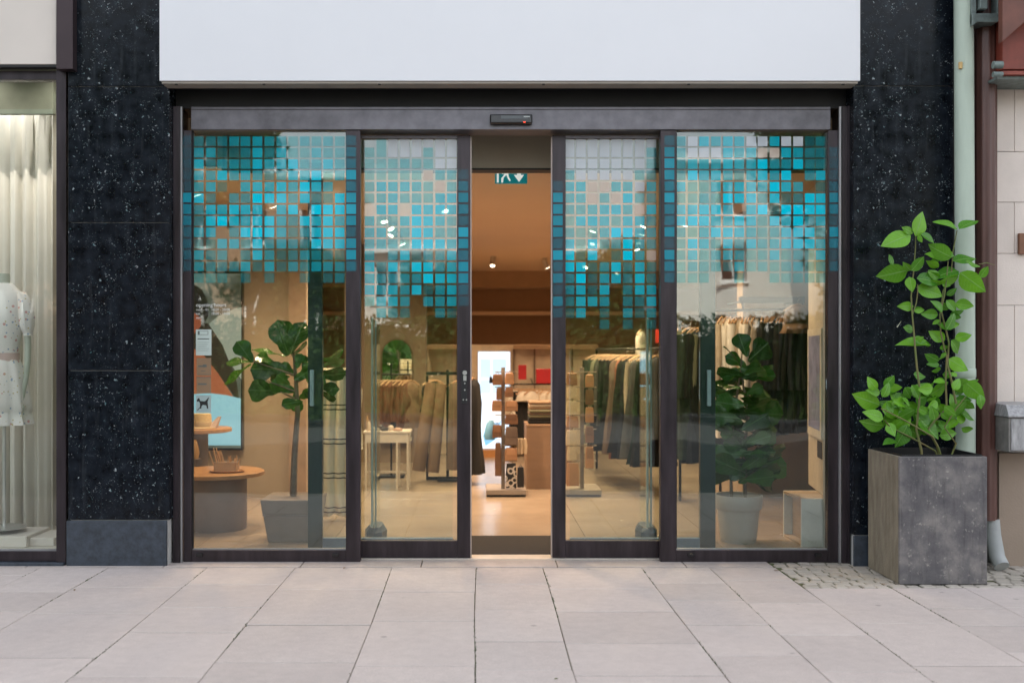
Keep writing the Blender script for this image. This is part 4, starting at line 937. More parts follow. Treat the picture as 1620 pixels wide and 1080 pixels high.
MB().lathe(X(306, 8.3), 8.3, [(.04, .47), (.05, .52), (.03, .60), (.02, .62)], 20).build("body", pm("amber_glass", (.35, .20, .08), .15), hx_, smooth=True)
MB().lathe(X(306, 8.3), 8.3, [(.015, .0), (.015, .465), (.06, .466), (.06, .469)], 16).build("stand", DRUM, hx_)
# tray and incense box
d = 7.7
tr = thing("wooden_tray", "flat oval wooden tray lying on the low round table", "tray", (X(360, d), d, .438))
MB().loft([(X(362, d), d - .05, .438, .12, .09, 0), (X(362, d), d - .05, .450, .135, .10, 0), (X(362, d), d - .05, .4505, .12, .09, 0), (X(362, d), d - .05, .443, .115, .085, 0)], 36).build("tray_dish", WOOD, tr, smooth=True)
bxi = thing("stick_holder", "small clear box packed with tan wooden sticks on the low round table", "stick holder", (X(360, d), d - .05, .444))
xa, xb = X(345, d), X(380, d)
Bx(xa, xb, d - .13, d - .02, .4515, .515).build("box", filmmat("frosted_box", (.55, .42, .30), .45), bxi)
STK = pm("tan_stick", (.55, .33, .17), .6, orand=.2)
for k in range(26):
    x = rnd.uniform(xa + .008, xb - .01); y = rnd.uniform(d - .12, d - .03); lean = (.02 if x > (xa + xb) / 2 else -.03) + rnd.uniform(-.02, .01)
    MB().tube([(x, y, .452), (x + lean, y + rnd.uniform(-.01, .01), rnd.uniform(.56, .64) if x < (xa + xb) / 2 else rnd.uniform(.53, .585))], .0042, 6).build("stick", STK, bxi)
# digital screen
d = 9.32
ds = thing("digital_screen", "tall black framed digital screen with a fashion picture on the beige wall", "screen", (X(343, d), d, 0.4))
xa, xb, za, zb_ = X(296, d), X(385.5, d), Z(711, d), Z(430, d)
Bx(xa, xb, d - .05, d + .029, za, zb_).build("housing", BLACKG, ds, bevel=.004)
IMG, n, l, p = newmat("screen_picture_blur")
tc = n.new("ShaderNodeTexCoord"); nz_ = n.new("ShaderNodeTexNoise"); nz_.inputs["Scale"].default_value = 5; nz_.inputs["Detail"].default_value = 5; l.new(tc.outputs["Object"], nz_.inputs[0])
cr = n.new("ShaderNodeValToRGB"); e = cr.color_ramp.elements; e[0].position = .35; e[0].color = (.03, .035, .02, 1); e[1].position = .68; e[1].color = (.19, .21, .17, 1); l.new(nz_.outputs[0], cr.inputs[0])
p.inputs["Base Color"].default_value = (.02, .02, .02, 1); p.inputs["Roughness"].default_value = .25; l.new(cr.outputs[0], p.inputs["Emission Color"]); p.inputs["Emission Strength"].default_value = .26
Bx(xa + .012, xb - .012, d - .0535, d - .0505, za + .02, zb_ - .02).build("picture", IMG, ds)
def scr(name, pts, col, lay, s=.26):
    MB().prism([(X(a, d - .05), Z(b, d - .05)) for a, b in pts], d - .0545 - .001 * lay, d - .0540 - .001 * lay).build(name, emit("screen_" + name, col, s), ds)
scr("grey_fabric", [(322, 520), (345, 500), (372, 488), (382, 486), (382, 600), (355, 560), (338, 530)], (.17, .21, .19), 0)
scr("dark_sleeve", [(299, 500), (330, 512), (352, 545), (374, 600), (380, 640), (352, 600), (318, 560), (299, 545)], (.018, .016, .012), 1)
scr("bare_arm", [(299, 548), (318, 556), (345, 590), (368, 625), (372, 632), (299, 626)], (.22, .075, .04), 2)
scr("dark_head", [(299, 455), (308, 450), (320, 458), (330, 480), (330, 500), (318, 520), (299, 526)], (.012, .012, .010), 3)
scr("face", [(299, 492), (310, 496), (319, 504), (318, 516), (306, 530), (299, 530)], (.19, .055, .03), 4)
scr("blue_trousers", [(299, 624), (330, 621), (360, 625), (381, 630), (381, 704), (299, 704)], (.16, .33, .42), 5, .33)
# stickers and lettering on the left glass
WHT = pm("white_vinyl", (.62, .64, .62), .5)
def text(s, size, px, py, dd, parent, mat, name="lettering"):
    c = bpy.data.curves.new(name, 'FONT'); c.body = s; c.size = size; c.extrude = .0004
    o = bpy.data.objects.new(name, c); COL.objects.link(o); c.materials.append(mat)
    o.parent = parent; o.rotation_euler = (R(90), 0, 0); o.location = Vector((X(px, dd), dd, Z(py, dd))) - worldloc(parent)
    bpy.context.view_layer.update(); me = bpy.data.meshes.new_from_object(o.evaluated_get(bpy.context.evaluated_depsgraph_get()))
    q = bpy.data.objects.new(name, me); COL.objects.link(q); q.parent = parent; q.rotation_euler = o.rotation_euler; q.location = o.location
    bpy.data.objects.remove(o); return q
gd = YD + .0245
oh = thing("opening_hours_lettering", "small white opening hours lettering on the left glass panel", "lettering", (X(310, gd), gd, Z(500, gd)))
text("opening hours", .0335, 310, 485, gd, oh, WHT)
for i, (a, b) in enumerate((("mon - fri", "10.00 - 20.00"), ("sat", "10.00 - 19.00"), ("sun", ""))):
    text(a, .0225, 310, 491.5 + 6.3 * i, gd, oh, WHT)
    if b: text(b, .0225, 334, 491.5 + 6.3 * i, gd, oh, WHT)
def gbox(a, b, c_, e_, k=0): return Bx(X(a, gd), X(b, gd), gd - .0006 - .0008 * k, gd - .0001 - .0008 * k, Z(c_, gd), Z(e_, gd))
nt = thing("paper_notice", "white paper notice stuck inside the left glass panel below the opening hours", "notice", (X(322, gd), gd, Z(562, gd)))
gbox(310, 334.5, 562, 521).build("sheet", pm("notice_white", (.48, .56, .52), .6), nt)
INK = pm("print_ink", (.10, .12, .11), .6)
gbox(313, 329.5, 529.5, 523.5, 1).build("drawing", INK, nt); gbox(316, 328.7, 528.8, 524.3, 2).build("drawing_fill", pm("notice_white", (0, 0, 0)), nt)
gbox(312.5, 331, 536.8, 535.2, 1).build("print_line", INK, nt)
for k in range(5): gbox(312.5, 331 - (k % 3) * 2, 541.5 + 3.3 * k, 540.7 + 3.3 * k, 1).build("print_line", pm("pale_ink", (.28, .34, .31), .6), nt)
s1 = thing("sticker", "upper faint beige sticker on the left glass panel with a dark emblem", "sticker", (X(323, gd), gd, Z(593, gd)))
SBG = filmmat("beige_sticker", (.32, .24, .16), .75)
gbox(311, 334, 594, 566).build("sheet", SBG, s1)
gbox(314, 322, 580, 578, 1).build("emblem", INK, s1); gbox(321, 327, 580.5, 576.5, 1).build("emblem", INK, s1); gbox(312.5, 333, 592.5, 592, 1).build("border", INK, s1)
gbox(318, 325, 587, 586, 1).build("print_line", INK, s1)
s2 = thing("sticker", "lower faint beige sticker on the left glass panel above the dog sticker", "sticker", (X(323, gd), gd, Z(622, gd)))
gbox(311, 334, 622, 596).build("sheet", SBG, s2); gbox(313.5, 327, 608.5, 606, 1).build("print_line", INK, s2)
gbox(311, 333.8, 597.2, 596.2, 1).build("border", INK, s2)
s3 = thing("dog_sticker", "pale square sticker with a black dog crossed by a line on the left glass", "sticker", (X(322, gd), gd, Z(652, gd)))
gbox(310, 334, 652, 625).build("sheet", filmmat("pale_sticker", (.42, .52, .54), .7), s3)
dog = [(312, 635), (311.5, 632.5), (314, 629.5), (315.5, 630), (317, 634), (323, 634.5), (327, 633.5), (329.5, 629.5), (330.2, 630), (328.5, 635), (329, 640), (329.5, 646), (327.5, 646), (326.5, 641), (321, 640), (319, 642), (318.5, 646), (316.5, 646), (316.5, 638), (315, 634.5)]
MB().prism([(X(a, gd), Z(b, gd)) for a, b in dog], gd - .0016, gd - .0010).build("dog_silhouette", pm("sticker_black", (.01, .01, .01), .5), s3)
MB().prism([(X(312, gd), Z(648.5, gd)), (X(312.8, gd), Z(649.2, gd)), (X(331, gd), Z(629, gd)), (X(330.2, gd), Z(628.3, gd))], gd - .0024, gd - .0018).build("bar", pm("sticker_black", (0, 0, 0)), s3)
# left ficus
def pot_square(t, cx_, cy_, w0, w1, h, mat):
    def sq(w, z0, z1, w2=None):
        w2 = w2 or w; m = MB(); a, b = w / 2, w2 / 2
        m.add([(cx_ - a, cy_ - a, z0), (cx_ + a, cy_ - a, z0), (cx_ + a, cy_ + a, z0), (cx_ - a, cy_ + a, z0), (cx_ - b, cy_ - b, z1), (cx_ + b, cy_ - b, z1), (cx_ + b, cy_ + b, z1), (cx_ - b, cy_ + b, z1)],
              [(0, 3, 2, 1), (4, 5, 6, 7), (0, 1, 5, 4), (1, 2, 6, 5), (2, 3, 7, 6), (3, 0, 4, 7)]); return m
    sq(w0, 0, h * .62, w0 + (w1 - w0) * .62).build("pot_body", mat, t, bevel=.006)
    sq(w0 + (w1 - w0) * .68, h * .62 + .001, h * .66).build("pot_groove", mat, t)
    sq(w0 + (w1 - w0) * .7, h * .661, h, w1).build("pot_rim", mat, t, bevel=.006)
d = 7.35
f1p = thing("ficus_pot", "tapered square grey brown pot of the left indoor plant", "pot", (X(466, d), d, 0))
POTL = pm("taupe_pot", (.20, .165, .14), .6, var=.08)
pot_square(f1p, X(466, d), d, .32, .41, .30, POTL)
fic = thing("fiddle_leaf_fig", "fiddle leaf fig with one bare trunk behind the left glass panel", "plant", (X(468, d), d, .30))
BARK = pm("pale_bark", (.16, .12, .09), .8, col2=(.24, .19, .14), scale=20)
def V4(cx_, cy_, dd): return (X(340 + cx_ / 5.4, dd), dd, Z(490 + cy_ / 5.4, dd))
MB().tube([(X(464, d), d, .305), (X(466, d), d, .6), (X(471, d), d, .9), (X(468, d), d, 1.15), (X(464, d), d, 1.35)], [.026, .022, .019, .014, .008], 10).build("trunk", BARK, fic, smooth=True)
for a, b in ((((690, 700), (430, 600))), ((690, 560), (330, 440)), ((690, 620), (900, 520)), ((690, 450), (640, 330)), ((690, 760), (560, 700))):
    MB().tube([V4(a[0], a[1], d), V4(b[0], b[1], d - .05)], [.009, .004], 6).build("twig", BARK, fic, smooth=True)
L1 = """630 390 525 100 .25 1.15|650 380 725 100 -.2 1.1|320 450 190 265 .6 1.2|310 450 95 440 1.0 1.1|310 470 70 625 1.15 .9|600 400 320 325 1.35 .8|640 400 795 290 1.2 .9|500 460 350 370 .5 1|620 510 300 500 .3 1.2|560 690 285 690 -.1 1.2|700 700 470 610 .5 1|750 780 575 800 .7 1|700 500 745 370 .4 1.1|690 690 700 870 .2 1|880 480 1110 430 .9 .9|900 430 1110 385 1.0 .9|850 560 1120 560 .7 1|880 640 1030 690 .4 1|900 700 1020 775 .8 .9|680 600 860 490 .3 1.1|640 570 470 600 -.5 1|760 700 900 800 .3 1|780 600 930 620 -.3 1.1|700 560 560 470 .3 1|680 460 800 400 -.6 1|720 760 840 700 .5 1|640 640 540 560 .2 1|750 560 800 440 .1 1"""
for q in L1.split("|"):
    a, b, c_, e_, ro, wd = [float(k) for k in q.split()]
    dd = d + rnd.uniform(-.14, .1); put_leaf(fic, FLM, V4(a, b, dd), V4(c_, e_, dd - rnd.uniform(-.06, .1)), ro + rnd.uniform(-.15, .15), wd)
# right ficus
d = 7.22
f2p = thing("ficus_pot", "round tapered pale grey pot of the right indoor plant", "pot", (X(1168, d), d, 0))
POTR = pm("pale_grey_pot", (.36, .34, .30), .55, var=.06)
r1 = 38 * d / 1620
MB().lathe(X(1168, d), d, [(r1 * .70, .0), (r1 * .74, .02), (r1 * .86, .22), (r1 * .87, .232)], 40).build("pot_body", POTR, f2p, smooth=True)
MB().lathe(X(1168, d), d, [(r1 * .93, .2325), (r1 * .96, .24), (r1, .325), (r1 * .98, .33), (r1 * .9, .33), (r1 * .88, .29), (0.01, .285)], 40).build("pot_rim", POTR, f2p, smooth=True)
fi2 = thing("fiddle_leaf_fig", "bushy fiddle leaf fig with two stems behind the right glass panel", "plant", (X(1165, d), d, .29))
for px in (1157, 1179):
    MB().tube([(X(px, d), d, .29), (X(px - 1, d), d, .6), (X(px + 4, d), d, .9), (X(1172, d), d, 1.2), (X(1174, d), d, 1.33)], [.012, .011, .009, .007, .004], 8).build("trunk", BARK, fi2, smooth=True)
def V5(cx_, cy_, dd): return (X(1060 + cx_ / 4.5, dd), dd, Z(460 + cy_ / 4.5, dd))
L2 = """545 470 490 300 .2 1.3|555 500 705 370 .15 1.45|545 540 410 455 .4 1.1|520 565 405 380 1.25 .7|520 570 740 590 .8 1.1|490 570 400 630 .9 1|510 590 500 670 .3 1|460 640 345 650 1.0 1|520 680 625 735 .7 1|500 760 635 800 .8 1|560 940 700 885 .8 1|540 920 460 790 .3 1.2|450 1000 345 890 .6 1.1|560 1000 690 1010 1.2 .8|520 1100 640 1040 .6 1.1|520 1120 400 1080 .6 1.1"""
for q in L2.split("|"):
    a, b, c_, e_, ro, wd = [float(k) for k in q.split()]
    dd = d + rnd.uniform(-.12, .1); put_leaf(fi2, FLM, V5(a, b, dd), V5(c_, e_, dd - rnd.uniform(-.06, .08)), ro + rnd.uniform(-.15, .15), wd)
for k in range(85):
    b = rnd.uniform(560, 1370); sp = 100 + 85 * math.sin(min(1, (b - 500) / 600) * 1.5); th = rnd.choice((rnd.uniform(-.9, .9), math.pi + rnd.uniform(-.9, .9)))
    a = 530 + rnd.uniform(-45, 45); L = rnd.uniform(1.0, 1.6) * sp; dd = d + rnd.uniform(-.16, .16)
    put_leaf(fi2, FLM, V5(a, b, dd), V5(a + L * math.cos(th), b - abs(L * math.sin(th)) * .6 + rnd.uniform(-20, 50), dd + rnd.uniform(-.08, .08)), rnd.uniform(-1.2, 1.2), rnd.uniform(.9, 1.2))

# ================================================================ CLOTHES
HG = pm("hanger_wood", (.45, .28, .15), .5); HK = pm("hanger_hook", (.45, .42, .38), .35, metal=.8)
def cloth(name, col, var=.12, **k): return pm(name, col, .85, var=var, scale=14, bump=.25, bscale=220, **k)
def garment(kind, w, L, t, mat, seed):
    root = bpy.data.objects.new("hanging_garment", None); COL.objects.link(root)
    MB().tube([(0, 0, .0), (.012, 0, .012), (.022, 0, 0), (.018, 0, -.015), (0, 0, -.03), (0, 0, -.06)], .0022, 5).build("hook", HK, root, local=True)
    MB().tube([(-w * .46, 0, -.115), (-w * .2, 0, -.075), (0, 0, -.06), (w * .2, 0, -.075), (w * .46, 0, -.115)], .008, 6).build("hanger", HG, root, local=True)
    rg = random.Random(seed)
    if kind == 'trousers':
        for sg in (-1, 1):
            rings = [(sg * w * (.20 + .10 * k / 8), 0, -.09 - (L - .09) * k / 8, w * (.24 + .02 * k / 8 * (1 + .4 * math.sin(k + seed))), t * (.4 + .1 * math.sin(k * 1.3)), .05 + .02 * k / 8) for k in range(9)]
            MB().loft(rings, 18, 4, seed=seed + sg).build("trouser_leg", mat, root, smooth=True, local=True)
        return root
    fl_ = {'shirt': 1.06, 'coat': 1.12, 'dress': 1.45, 'plain': 1.05}[kind]
    rings = [(0, 0, -.075, w * .13, t * .25, 0), (0, 0, -.088, w * .20, t * .35, .01), (0, 0, -.115, w * .36, t * .42, .01), (0, 0, -.15, w * .44, t * .48, .02), (0, 0, -.20, w * .47, t * .5, .02)]
    for k in range(1, 8):
        q = k / 7; rings.append((.02 * w * math.sin(seed + k), .01 * math.sin(seed * 2 + k), -.20 - (L - .20) * q, w * .47 * (1 - .08 * math.sin(q * 3.1) + (fl_ - 1) * q), t * (.5 + .25 * q), .03 + .09 * q * (1.3 if kind == 'dress' else .8)))
    MB().loft(rings, 34, 6, seed=seed, cap=False).build("cloth", mat, root, smooth=True, local=True)
    if kind in ('shirt', 'coat'):
        SL = min(.56, L * .75)
        for sg in (-1, 1):
            rr_ = [(sg * w * (.44 + .10 * math.sin(k / 6 * 1.6)), .01 * math.sin(k + seed), -.125 - SL * k / 6, w * .115 * (1 - .25 * k / 6), t * .36 * (1 - .3 * k / 6), .05) for k in range(7)]
            MB().loft(rr_, 14, 3, seed=seed + k if False else seed).build("sleeve", mat, root, smooth=True, local=True)
    return root
gcount = [0]
def hang(kind, w, L, t, mat, loc, rz, label, cat, group, tiltx=0):
    gcount[0] += 1
    g = garment(kind, w, L, t, mat, gcount[0] * 1.7)
    nm = {'shirt': 'shirt', 'coat': 'coat', 'dress': 'dress', 'plain': 'blouse', 'trousers': 'trousers'}[kind]
    g.name = "hanging_" + nm; g.location = loc; g.rotation_euler = (0, tiltx, rz); tag(g, label, cat, group); return g
CR = cloth("cream_cloth", (.52, .43, .32)); CR2 = cloth("ivory_cloth", (.66, .60, .50)); NV = cloth("navy_cloth", (.006, .008, .017), .3); BKc = cloth("black_cloth", (.0055, .0055, .006), .3)
BRc = cloth("rust_brown_cloth", (.13, .055, .030)); GRc = cloth("dark_green_cloth", (.018, .030, .020), .3); TER = cloth("terracotta_cloth", (.26, .105, .065)); SAGE = cloth("sage_cloth", (.17, .17, .11)); TAU = cloth("taupe_cloth", (.15, .105, .08)); TAU2 = cloth('sand_cloth', (.17, .12, .08)); IVR = cloth('white_cloth', (.80, .76, .68)); GREY = cloth("grey_cloth", (.10, .095, .09)); TAN = cloth("tan_cloth", (.21, .135, .08))
RAIL = pm("black_rail", (.012, .012, .012), .4, metal=.4)
ordn = ["first", "second", "third", "fourth", "fifth", "sixth", "seventh", "eighth", "ninth", "tenth", "eleventh", "twelfth", "thirteenth", "fourteenth", "fifteenth", "sixteenth", "seventeenth", "eighteenth", "nineteenth", "twentieth"]
# rail in right panel
d = 8.85
rl = thing("clothes_rail", "black wall mounted clothes rail seen in the right glass panel", "clothes rail", (X(1195, d), d, Z(490, d)))
MB().tube([(X(1110, d), d, Z(492, d)), (X(1276, d), d, Z(488, d))], .012, 10).build("rail", RAIL, rl)
Bx(X(1172, d), X(1275, d), d + .03, d + .08, Z(479, d), Z(469, d)).build("top_beam", RAIL, rl)
for p in (1176, 1272): MB().tube([(X(p, d), d, Z(489, d)), (X(p, d), d + .05, Z(476, d)), (X(p, d), d + .54, Z(476, d))], .01, 8).build("bracket", RAIL, rl)
MB().tube([(X(1112, d), d, Z(491, d)), (X(1112, d), d, 0)], .012, 8).build("upright", RAIL, rl)
zr = Z(490, d)
for k in range(9):
    px = 1143 + k * 6.6 + rnd.uniform(-1, 1)
    hang('dress' if k % 3 else 'shirt', .42, 1.08 - .12 * (k % 3 == 0), .10, IVR if k % 4 else CR, (X(px, d), d, zr), R(62) + rnd.uniform(-.2, .2), "cream garment on the black rail in the right panel, %s from the left" % ordn[k], "garment", "cream garments on the rail in the right panel", -.02)
for k in range(16):
    px = 1206 + k * 4.5 + rnd.uniform(-1, 1)
    hang('coat' if k % 2 else 'shirt', .44, .98 + .1 * rnd.random() - (.1 if k > 12 else 0), .11, NV if k % 3 else BKc, (X(px, d), d, zr), R(64) + rnd.uniform(-.15, .15), "dark navy jacket on the black rail, %s from the left" % ordn[k], "jacket", "dark navy jackets on the rail in the right panel")
hang('plain', .34, .30, .12, TAN, (X(1262, d - .35), d - .35, Z(470, d - .35)), R(30), "tan cap shaped blouse hanging at the right end of the black rail", "blouse", None)
zr2 = Z(507, 9.1)
for k, (px, mt_, kd, L) in enumerate(((1092, GRc, 'coat', 1.22), (1101, BKc, 'coat', 1.25), (1110, NV, 'dress', 1.25), (1119, SAGE, 'shirt', .95), (1128, BKc, 'coat', 1.2), (1137, TAU, 'shirt', .9), (1085, SAGE, 'plain', 1.0))):
    hang(kd, .42, L, .12, mt_, (X(px, 9.1), 9.1 + .02 * k, zr2), R(55) + rnd.uniform(-.2, .2), "%s long garment on the dark clothes rail, %s from the left" % ({GRc: "dark green", BKc: "black", NV: "navy", SAGE: "sage green", TAU: "taupe"}[mt_], ordn[(k + 1) % 7]), "garment", "long garments left of the cream ones")
rl = thing("clothes_rail", "black floor standing rail of the long dark garments in the right panel", "clothes rail", (X(1105, 9.1), 9.1, 0))
MB().tube([(X(1078, 9.1), 9.16, 0), (X(1078, 9.1), 9.16, zr2), (X(1142, 9.1), 9.16, zr2), (X(1142, 9.1), 9.16, 0)], .012, 8).build("rail", RAIL, rl)
# receding rail in right sliding leaf
seq = [(946, 11.6, GRc, 'coat'), (953, 11.4, SAGE, 'dress'), (960, 11.2, BKc, 'dress'), (966, 11.0, GREY, 'coat'), (973, 10.85, BKc, 'coat'), (979, 10.7, BKc, 'dress'), (985, 10.5, TAU, 'dress'), (992, 10.35, TER, 'dress'), (999, 10.2, BKc, 'dress'), (1006, 10.05, NV, 'dress'), (1013, 9.9, CR, 'coat'), (1019, 9.8, GREY, 'dress'), (1026, 9.7, GRc, 'dress'), (1034, 9.55, BKc, 'dress'), (1042, 9.45, GREY, 'coat')]
NM = {GRc: "dark green", BKc: "black", NV: "navy", SAGE: "sage green", TAU: "taupe", GREY: "grey", TAN: "tan", TER: "terracotta", CR: "cream", BRc: "rust brown", CR2: "ivory"}
for k, (px, dd, mt_, kd) in enumerate(seq):
    L = 1.02 + .09 * rnd.random() - (.25 if kd == 'coat' else 0)
    hang(kd, .32, L, .08, mt_, (X(px, dd), dd, 1.36), R(18) + rnd.uniform(-.25, .25), "%s garment on the rail behind the right sliding door, %s from the far end" % (NM[mt_], ordn[k]), "garment", "clothes on the rail behind the right sliding door")
rl = thing("clothes_rail", "black floor standing rail running back behind the right sliding door", "clothes rail", (X(990, 10.4), 10.4, 0))
MB().tube([(X(944, 11.7), 11.7, 0), (X(944, 11.7), 11.7, 1.36), (X(1046, 9.3), 9.3, 1.36), (X(1046, 9.3), 9.3, 0)], .013, 8).build("rail", RAIL, rl)
for k, (px, mt_) in enumerate(((1047, GRc), (1053, BKc))):
    pass
rs = Bx(X(1038, 10), X(1047, 10), 10, 10.03, Z(542, 10), Z(521, 10)).build("red_card", pm("red_card", (.55, .04, .02), .5)); tag(rs, "small red card above the far clothes at the right sliding door", "card")
MB().tube([(X(1042, 10), 10.015, Z(521, 10)), (X(1042, 10), 10.015, CEIL)], .002, 5).build("cord", RAIL, rs)
hang('dress', .26, 1.15, .09, CR2, (X(1014, 10.8), 10.8, 1.62), R(60), "ivory dress hanging higher than the others behind the right sliding door", "dress", None)
# trouser rack (left leaf)
d = 10.55
tr_ = thing("garment_rack", "black square tube garment rack with cream trousers behind the left sliding door", "garment rack", (X(700, d), d, 0))
m = MB(); xa, xb, xm = X(674, d), X(735, d), X(708, d)
Bx(xa, xb, d, d + .03, Z(593, d), Z(588, d)).build("top_bar", RAIL, tr_)
Bx(xa, xb, d, d + .03, .01, .045).build("base_bar", RAIL, tr_); Bx(xm - .014, xm + .014, d + .03, d + .055, .045, Z(585, d)).build("post", RAIL, tr_)
Bx(xa, xa + .022, d, d + .03, .046, Z(594, d)).build("post", RAIL, tr_); Bx(xm - .1, xm + .1, d - .1, d - .001, .01, .03).build("foot", RAIL, tr_)
zt_ = Z(592, d)
hang('trousers', .25, 1.0, .10, TAN, (X(692, d), d - .04, zt_), R(12), "left pair of wide tan trousers on the black garment rack", "trousers", "trousers on the black rack", .12)
hang('trousers', .25, .98, .10, TAU2, (X(727, d), d - .05, zt_), R(-14), "right pair of dull sand trousers on the black garment rack", "trousers", "trousers on the black rack")
hang('plain', .32, .40, .10, BKc, (X(682, d), d + .2, zt_), R(50), "black blouse hanging at the left end of the black garment rack", "blouse", None)
hang('coat', .30, 1.02, .14, BKc, (X(748, 10.3), 10.3, Z(588, 10.3)), R(75), "long black coat hanging at the left edge of the door gap", "coat", None)
rl = thing("clothes_rail", "short black rail holding the long black coat beside the door gap", "clothes rail", (X(740, 10.3), 10.3, 0))
MB().tube([(X(736, 10.3), 10.32, 0), (X(736, 10.3), 10.32, Z(588, 10.3)), (X(756, 10.3), 10.32, Z(588, 10.3))], .01, 8).build("rail", RAIL, rl)
# mirror, console, brown jackets
d = 12.2
mi = thing("arched_mirror", "tall arched mirror with thin bronze frame on the tan wall", "mirror", (X(627, d), d, .1))
xc, rw = X(628, d), 25 * d / 1620; zs = Z(560, d)
pol = [(xc - rw, .25), (xc + rw, .25)] + [(xc + rw * math.cos(a * math.pi / 16), zs + rw * math.sin(a * math.pi / 16)) for a in range(17)]
MB().prism(pol, d + .01, d + .095).build("frame", pm("bronze_frame", (.20, .13, .08), .35, metal=.6), mi)
MIR, n, l, p = newmat("mirror_silver"); p.inputs["Metallic"].default_value = 1; p.inputs["Roughness"].default_value = .02; p.inputs["Base Color"].default_value = (.8, .85, .82, 1)
MB().prism([((a - xc) * .93 + xc, (b - .25) * .97 + .27) for a, b in pol], d + .002, d + .0095).build("mirror_glass", MIR, mi)
d = 9.85
ct = thing("console_table", "white narrow table with thin legs behind the left sliding door", "table", (X(612, d), d, 0))
WT = pm("white_table", (.58, .50, .42), .45)
xa, xb = X(574, d), X(649, d); zt2 = Z(682, d)
Bx(xa, xb, d, d + .34, zt2 - .02, zt2).build("table_top", WT, ct, bevel=.003)
Bx(xa + .02, xb - .02, d + .01, d + .32, zt2 - .11, zt2 - .021).build("apron", WT, ct)
for a in (xa + .02, (xa + xb) / 2 + .09, xb - .035):
    for b in (d + .01, d + .30): Bx(a, a + .018, b, b + .018, 0, zt2 - .111).build("leg", WT, ct)
Bx(xa + .02, xb - .02, d + .15, d + .17, .15, .17).build("stretcher", WT, ct)
for k, (px, h, r_, col, nm_) in enumerate(((584, .09, .02, (.45, .35, .25), "tan bottle"), (592, .03, .05, (.5, .45, .38), "pale dish"), (601, .05, .035, (.02, .015, .012), "black purse"), (609, .035, .04, (.02, .015, .012), "black sunglasses case"), (618, .05, .03, (.55, .45, .36), "cream candle"), (580, .14, .015, (.35, .22, .12), "brown vase"), (630, .03, .045, (.45, .28, .2), "brown bowl"))):
    o = MB().lathe(X(px, d + .1), d + .06 + .05 * (k % 3), [(r_ * .8, zt2 + .0005), (r_, zt2 + h * .3), (r_ * .9, zt2 + h * .8), (r_ * .4, zt2 + h)], 16).build(nm_.split()[-1] if nm_ != "black sunglasses case" else "case", pm("mat_" + nm_.replace(" ", "_"), col, .4), None, smooth=True)
    tag(o, nm_ + " standing on the white console table", nm_.split()[-1] if nm_ != "black sunglasses case" else "case")
d = 10.9
jr = thing("garment_rack", "slim dark stand carrying brown jackets in front of the arched mirror", "garment rack", (X(620, d), d, 0))
MB().tube([(X(619, d), d, .02), (X(619, d), d, Z(575, d))], .010, 8).build("post", RAIL, jr); MB().tube([(X(604, d), d, Z(592, d)), (X(650, d), d, Z(592, d))], .009, 8).build("top_bar", RAIL, jr)
Bx(X(600, d), X(640, d), d - .1, d + .1, .0, .02).build("base", RAIL, jr)
for k, (px, mt_) in enumerate(((608, TAN), (613, BRc), (620, BRc), (628, BKc), (633, BRc), (640, BRc), (645, BRc), (650, TAN))):
    hang('shirt', .22, .50 + .07 * (k % 2), .08, mt_, (X(px, d), d, Z(592, d)), R(40) + rnd.uniform(-.4, .3), "%s jacket on the slim stand before the mirror, %s from the left" % (NM[mt_], ordn[k]), "jacket", "jackets on the stand before the mirror")
# striped throw
d = 8.1
th = thing("striped_throw", "beige throw with pairs of dark stripes hanging beside the left ficus", "throw", (X(528, d), d, Z(590, d)))
THR, n, l, p = newmat("striped_cloth"); tc = n.new("ShaderNodeTexCoord"); sp = n.new("ShaderNodeSeparateXYZ"); l.new(tc.outputs["Object"], sp.inputs[0])
w1_ = n.new("ShaderNodeMath"); w1_.operation = 'PINGPONG'; w1_.inputs[1].default_value = .135; l.new(sp.outputs[2], w1_.inputs[0])
c1_ = n.new("ShaderNodeMath"); c1_.operation = 'COMPARE'; c1_.inputs[1].default_value = .018; c1_.inputs[2].default_value = .005; l.new(w1_.outputs[0], c1_.inputs[0])
mx = n.new("ShaderNodeMixRGB"); mx.inputs[1].default_value = (.74, .66, .50, 1); mx.inputs[2].default_value = (.04, .04, .035, 1); l.new(c1_.outputs[0], mx.inputs[0]); l.new(mx.outputs[0], p.inputs["Base Color"]); p.inputs["Roughness"].default_value = .9
m = MB(); vv = []; nx, nz2 = 30, 10; z0, z1 = Z(815, d), Z(582, d)
for j in range(nz2 + 1):
    for i in range(nx + 1):
        u = i / nx; vv.append((X(509, d) + u * (X(550, d) - X(509, d)), d + .018 * math.sin(u * 16 + .6 * math.sin(j * .5)) + .01 * j / nz2, z0 + (z1 - z0) * j / nz2 - .012 * math.sin(u * 9) * (1 - j / nz2)))
m.add(vv, [(j * (nx + 1) + i, j * (nx + 1) + i + 1, (j + 1) * (nx + 1) + i + 1, (j + 1) * (nx + 1) + i) for j in range(nz2) for i in range(nx)])
o = m.build("cloth", THR, th, smooth=True); o.modifiers.new("t", 'SOLIDIFY').thickness = .006
MB().tube([(X(505, d), d, 0), (X(505, d), d, z1 + .005), (X(556, d), d, z1 + .005), (X(556, d), d, 0)], .008, 8).build("stand_rail", RAIL, th)
o = hang('shirt', .28, .62, .09, CR2, (X(555, 8.4), 8.4, Z(592, 8.4)), R(70), "narrow ivory cardigan edge on beside the striped throw", "cardigan", None)
